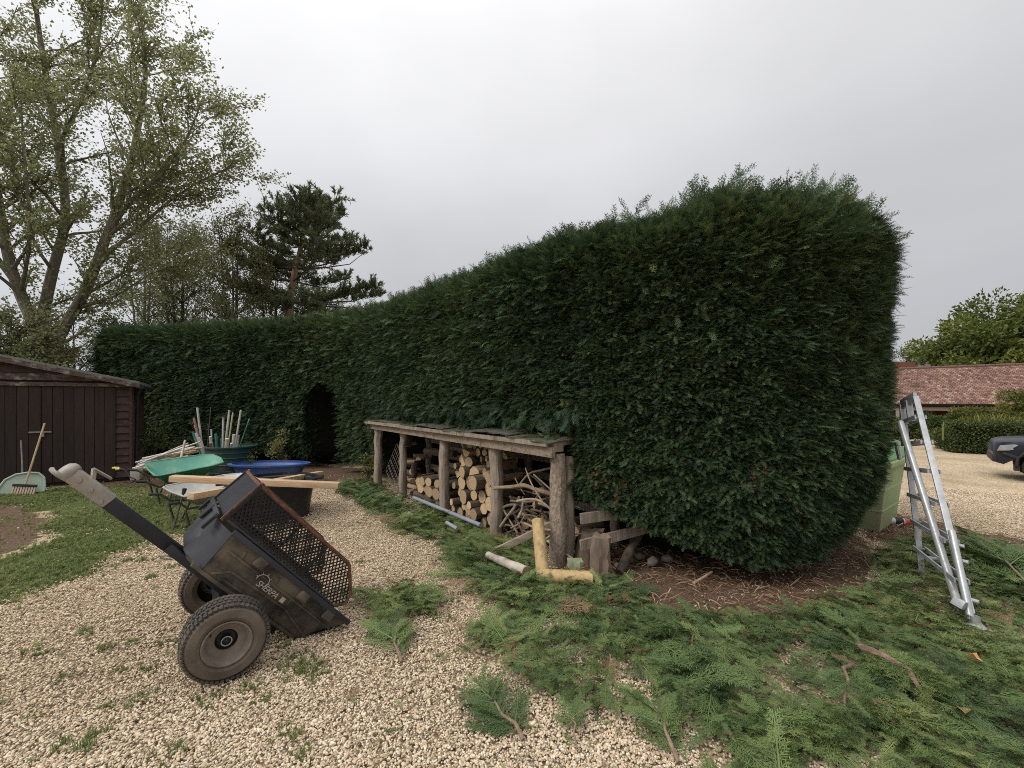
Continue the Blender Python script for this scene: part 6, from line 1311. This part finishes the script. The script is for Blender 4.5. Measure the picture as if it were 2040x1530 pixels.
# round tubs
def round_tub(name, label, c, prof, mat, rim_r, rim_z, extras=True, n=40, sx=1.0):
    o_ = thing(name, label, 'tub', c); Mx = Matrix.Diagonal((sx, 1, 1, 1)); MB().lathe(prof, n, Mx).build('body', mat, o_, smooth=True)
    MB().lathe([(rim_r - .02, rim_z - .03), (rim_r + .02, rim_z - .03), (rim_r + .025, rim_z), (rim_r - .02, rim_z + .004)], n, Mx, True).build('rim', mat, o_, smooth=True); return o_
mat_gtub = surf('dark_green_tub', (0.018, 0.05, 0.042), (0.03, 0.07, 0.058), 0.5, 4, bump=.02, dirt=(.07, .08, .065), dirt_amt=.25)
gc = G(432, 962); gtub = round_tub('planter_tub', 'large dark green tub holding a bundle of old stakes', (gc.x, gc.y + .45, 0), [(.001, .0), (.38, .0), (.445, .68), (.455, .68), (.43, .66), (.37, .03), (.001, .03)], mat_gtub, .455, .70)
for z in (.16, .32, .46, .56): MB().lathe([(.383 + .065 * z / .68, z), (.395 + .065 * z / .68, z + .012), (.385 + .065 * z / .68, z + .024)], 40).build('hoop', mat_gtub, gtub, smooth=True)
mat_btub = surf('blue_tub_plastic', (0.035, 0.075, 0.22), (0.05, 0.10, 0.28), 0.42, 4, bump=.02, dirt=(.10, .12, .16), dirt_amt=.25)
bc = G(516, 968); btub = round_tub('blue_basin', 'wide shallow blue plastic basin behind the wheelbarrows', (bc.x, bc.y + .35, 0), [(.001, 0), (.28, 0), (.36, .36), (.37, .36), (.35, .34), (.27, .03), (.001, .03)], mat_btub, .385, .39, sx=1.98)
mat_ktub = surf('black_tub_plastic', (0.010, 0.011, 0.014), (0.02, 0.021, 0.026), 0.4, 4, bump=.02, dirt=(.06, .055, .05), dirt_amt=.2)
kc = Vector((-3.42, 6.10, 0)); ktub = round_tub('stock_tub', 'wide black round stock tub with planks resting on its rim', kc, [(.001, 0), (.47, 0), (.54, .50), (.55, .50), (.52, .48), (.45, .03), (.001, .03)], mat_ktub, .57, .53)
for a in (.3, -2.6): MB().box((.61 * math.cos(a), .61 * math.sin(a), .52), (.12, .16, .03), Matrix.Rotation(a, 3, 'Z')).build('lug', mat_ktub, ktub, bevel=.006)
# new planks
mat_new = planks('sawn_softwood', (0.36, 0.24, 0.14), (0.52, 0.38, 0.25), 0.75, (1.2, 16, 16), 3, .2, per_obj=.06)
def plank(a, b_, w, h, label):
    a, b_ = Vector(a), Vector(b_); o_ = MB().beam((0, 0, 0), b_ - a, w, h).build('timber_plank', mat_new, bevel=.003); o_.location = a; return tag(o_, label, 'plank', 'new planks across barrow and tub')
plank(P(342, 953, 5.35), P(676, 967, 5.55), .11, .075, 'long pale timber plank lying over the grey barrow and black tub')
plank(P(379, 989, 4.95), P(640, 943, 7.0), .105, .07, 'second timber plank crossing diagonally beneath the long plank')
# stakes in the green tub
mat_swhite = surf('flaking_white_stake', (0.42, 0.40, 0.36), (0.62, 0.60, 0.55), 0.85, 16, (1, 1, .3), .3, dirt=(.22, .18, .13), dirt_amt=.35, dirt_scale=8)
mat_sred = surf('red_brown_stake', (0.20, 0.10, 0.075), (0.32, 0.19, 0.15), 0.85, 14, dirt=(.4, .36, .32), dirt_amt=.2)
mat_sgreen = surf('green_stake', (0.02, 0.12, 0.085), (0.05, 0.19, 0.14), 0.7, 14, dirt=(.4, .42, .38), dirt_amt=.2)
mat_sdark = surf('dark_cane', (0.05, 0.04, 0.03), (0.10, 0.085, 0.06), 0.8, 14)
mat_scane = surf('yellowed_stake', (0.42, 0.38, 0.24), (0.58, 0.54, 0.38), 0.8, 14, dirt=(.25, .2, .13), dirt_amt=.25)
mat_sgrey = surf('grey_white_stake', (0.33, 0.33, 0.37), (0.52, 0.52, 0.56), 0.8, 14, dirt=(.2, .18, .16), dirt_amt=.3)
tubY = gc.y + .45
ST = [(393, 812, 404, .05, mat_swhite, 'tallest white stake at the left of the green tub', .022), (386, 832, 404, -.1, mat_sred, 'red-brown stake leaning left, taller, in the green tub', .022), (388, 846, 408, .0, mat_sred, 'shorter red-brown stake leaning left in the green tub', .026), (420, 811, 412, .2, mat_sdark, 'thin dark cane upright in the green tub', .010),
      (445, 832, 443, .0, mat_sgrey, 'bluish grey patterned stake in the middle right of the green tub', .020), (457, 817, 447, .1, mat_swhite, 'tall white stake right of centre in the green tub', .022), (464, 822, 452, .2, mat_scane, 'tall yellowish stake right of centre in the green tub', .015), (480, 817, 466, -.1, mat_swhite, 'tall white stake leaning right in the green tub', .020), (497, 834, 472, .15, mat_sgreen, 'thin green stake leaning far right out of the green tub', .013),
      (384, 860, 400, .1, mat_sgreen, 'short green stake at the far left of the green tub', .024), (390, 862, 406, -.15, mat_sgrey, 'short grey stake leaning left in the green tub', .026), (396, 872, 410, -.2, mat_swhite, 'broad short pale stake in the left front of the green tub', .030), (419, 870, 424, -.2, mat_swhite, 'short pale stake standing left of centre in the green tub', .028), (421, 855, 422, .1, mat_sgrey, 'thin pale stake standing left of centre in the green tub', .016),
      (430, 864, 433, -.05, mat_sgreen, 'short green and white stake at the centre of the green tub', .028), (441, 873, 442, .1, mat_sgreen, 'dark green stake stub at the centre of the green tub', .02), (419, 882, 422, -.25, mat_sred, 'stubby reddish stake at the front of the green tub', .028), (452, 874, 451, -.2, mat_scane, 'broad short pale stake right of centre in the green tub', .032), (461, 883, 460, -.22, mat_sgrey, 'stubby grey stake right of centre in the green tub', .024), (466, 866, 464, -.1, mat_swhite, 'broad pale stake at the right of the green tub', .032), (475, 868, 470, .0, mat_swhite, 'pale stake at the far right of the green tub', .026)]
for px, py, bx_, dy, mt, lab, rr_ in ST: pole(P(bx_, 905, tubY + dy * .6), P(px, py, tubY + dy), rr_, rr_ * .95, lab, mt, 'garden_stake', 'stake', 7, .0008, 'stakes standing in the green tub')
# pile of pale sticks by the shed corner
r = random.Random(21); PILE = 'pale sticks piled by the shed corner'
for k in range(34):
    f = k / 34; py = 938 - 40 * f * r.uniform(.7, 1); Y0 = 8.2 + r.uniform(-.1, .5); a = P(r.uniform(258, 288) + 22 * f, 934 - 22 * f + r.uniform(-4, 6), Y0); L = r.uniform(.6, 1.0); an = R(r.uniform(10, 26)); d = Vector((math.cos(an), r.uniform(.1, .35), math.sin(an))) * L; a.z = max(a.z, .04)
    pole(a, a + d, r.uniform(.014, .024), r.uniform(.012, .02), 'pale weathered stick in the slanting pile beside the shed corner', r.choice((mat_swhite, mat_swhite, mat_scane, mat_tan, mat_swhite)), 'weathered_stick', 'stick', 6, .001, PILE)
pole(P(360, 915, 7.75), P(369, 877, 7.9), .020, .018, 'white stick with knob standing steeply out of the green barrow', mat_swhite, 'weathered_stick', 'stick', 8)
cb = G(264, 957); tag(MB().box((0, 0, .1), (.16, .2, .2)).build('concrete_block', surf('pale_concrete', (.36, .32, .27), (.5, .46, .40), .9, 20, bump=.3), loc=(cb.x, cb.y + .1, cb.z), rot=(0, 0, .4), bevel=.006), 'pale concrete block at the foot of the shed corner', 'block')
hs_ = thing('garden_hose', 'dark hose with yellow tap end by the shed foot', 'hose', P(232, 934, 8.05)); q0 = P(232, 934, 8.05)
MB().tube([Vector(v_) for v_ in spline([tuple(P(px, py, 8.05) - q0) for px, py in ((238, 934), (250, 937), (258, 950), (270, 955), (262, 962), (245, 960))], .05)], .013, 7).build('hose_pipe', mat_plastic_k, hs_, smooth=True)
mat_yel = surf('yellow_plastic', (.6, .52, .16), (.7, .62, .25), .5, 9, bump=0); MB().tube([(0, 0, 0), tuple(P(239, 934, 8.05) - q0)], [.03, .022], 8).build('yellow_tap', mat_yel, hs_, smooth=True); MB().box((-.02, 0, .02), (.09, .05, .03)).build('tap_lever', mat_yel, hs_, bevel=.004)
# fallen orange leaves on the clippings
mat_oleaf = surf('orange_dead_leaf', (0.36, 0.17, 0.06), (0.50, 0.28, 0.11), .8, 20, bump=.1)
for px, py, dz, sz, lab in ((1925, 1467, .12, .05, 'orange dead leaf lying on the clippings near the bottom right corner'), (1942, 1345, .10, .035, 'small orange dead leaf lying on the clippings below the ladder foot')):
    lf = MB(); lf.add([(0, -sz, .01), (sz * .55, -sz * .3, .012), (sz * .75, sz * .3, .03), (0, sz, .0), (-sz * .7, sz * .35, .028), (-sz * .5, -sz * .35, .01), (0, 0, -.004)], [(0, 1, 6), (1, 2, 6), (2, 3, 6), (3, 4, 6), (4, 5, 6), (5, 0, 6)]); o_ = lf.build('fallen_leaf', mat_oleaf); o_.location = G(px, py) + Vector((0, 0, dz)); o_.rotation_euler = (.3, .2, px); tag(o_, lab, 'leaf')
# weedy undergrowth at the hedge foot
cloud('hedge_weed', 'yellow-green seedling growing at the hedge foot beside the arch', 'plant', P(560, 893, 10.4), (.32, .2, .5), .06, 500, mat_leaf_mid, 121, .85, 18, .4, group='weeds at the hedge foot')
cloud('hedge_weed', 'small pale-leaved weed by the right side of the green tub', 'plant', P(492, 912, 8.9), (.16, .12, .2), .06, 160, mat_acer, 122, .7, 9, .5, group='weeds at the hedge foot')
cloud('hedge_weed', 'low leafy weed growing behind the stick pile by the shed', 'plant', P(300, 880, 9.6), (.5, .25, .3), .07, 420, mat_shrub, 123, .4, 16, .4, group='weeds at the hedge foot')
cloud('hedge_weed', 'straggly weeds beside the left post of the log store', 'plant', P(735, 935, 8.5), (.18, .15, .42), .05, 320, mat_shrub, 124, .7, 16, .4, group='weeds at the hedge foot')
cloud('seedling', 'bright green seedling in front of the lying tan post', 'plant', G(1140, 1160) + Vector((0, -.06, .09)), (.07, .05, .08), .06, 40, mat_shrub, 125, .9, 6, .5)
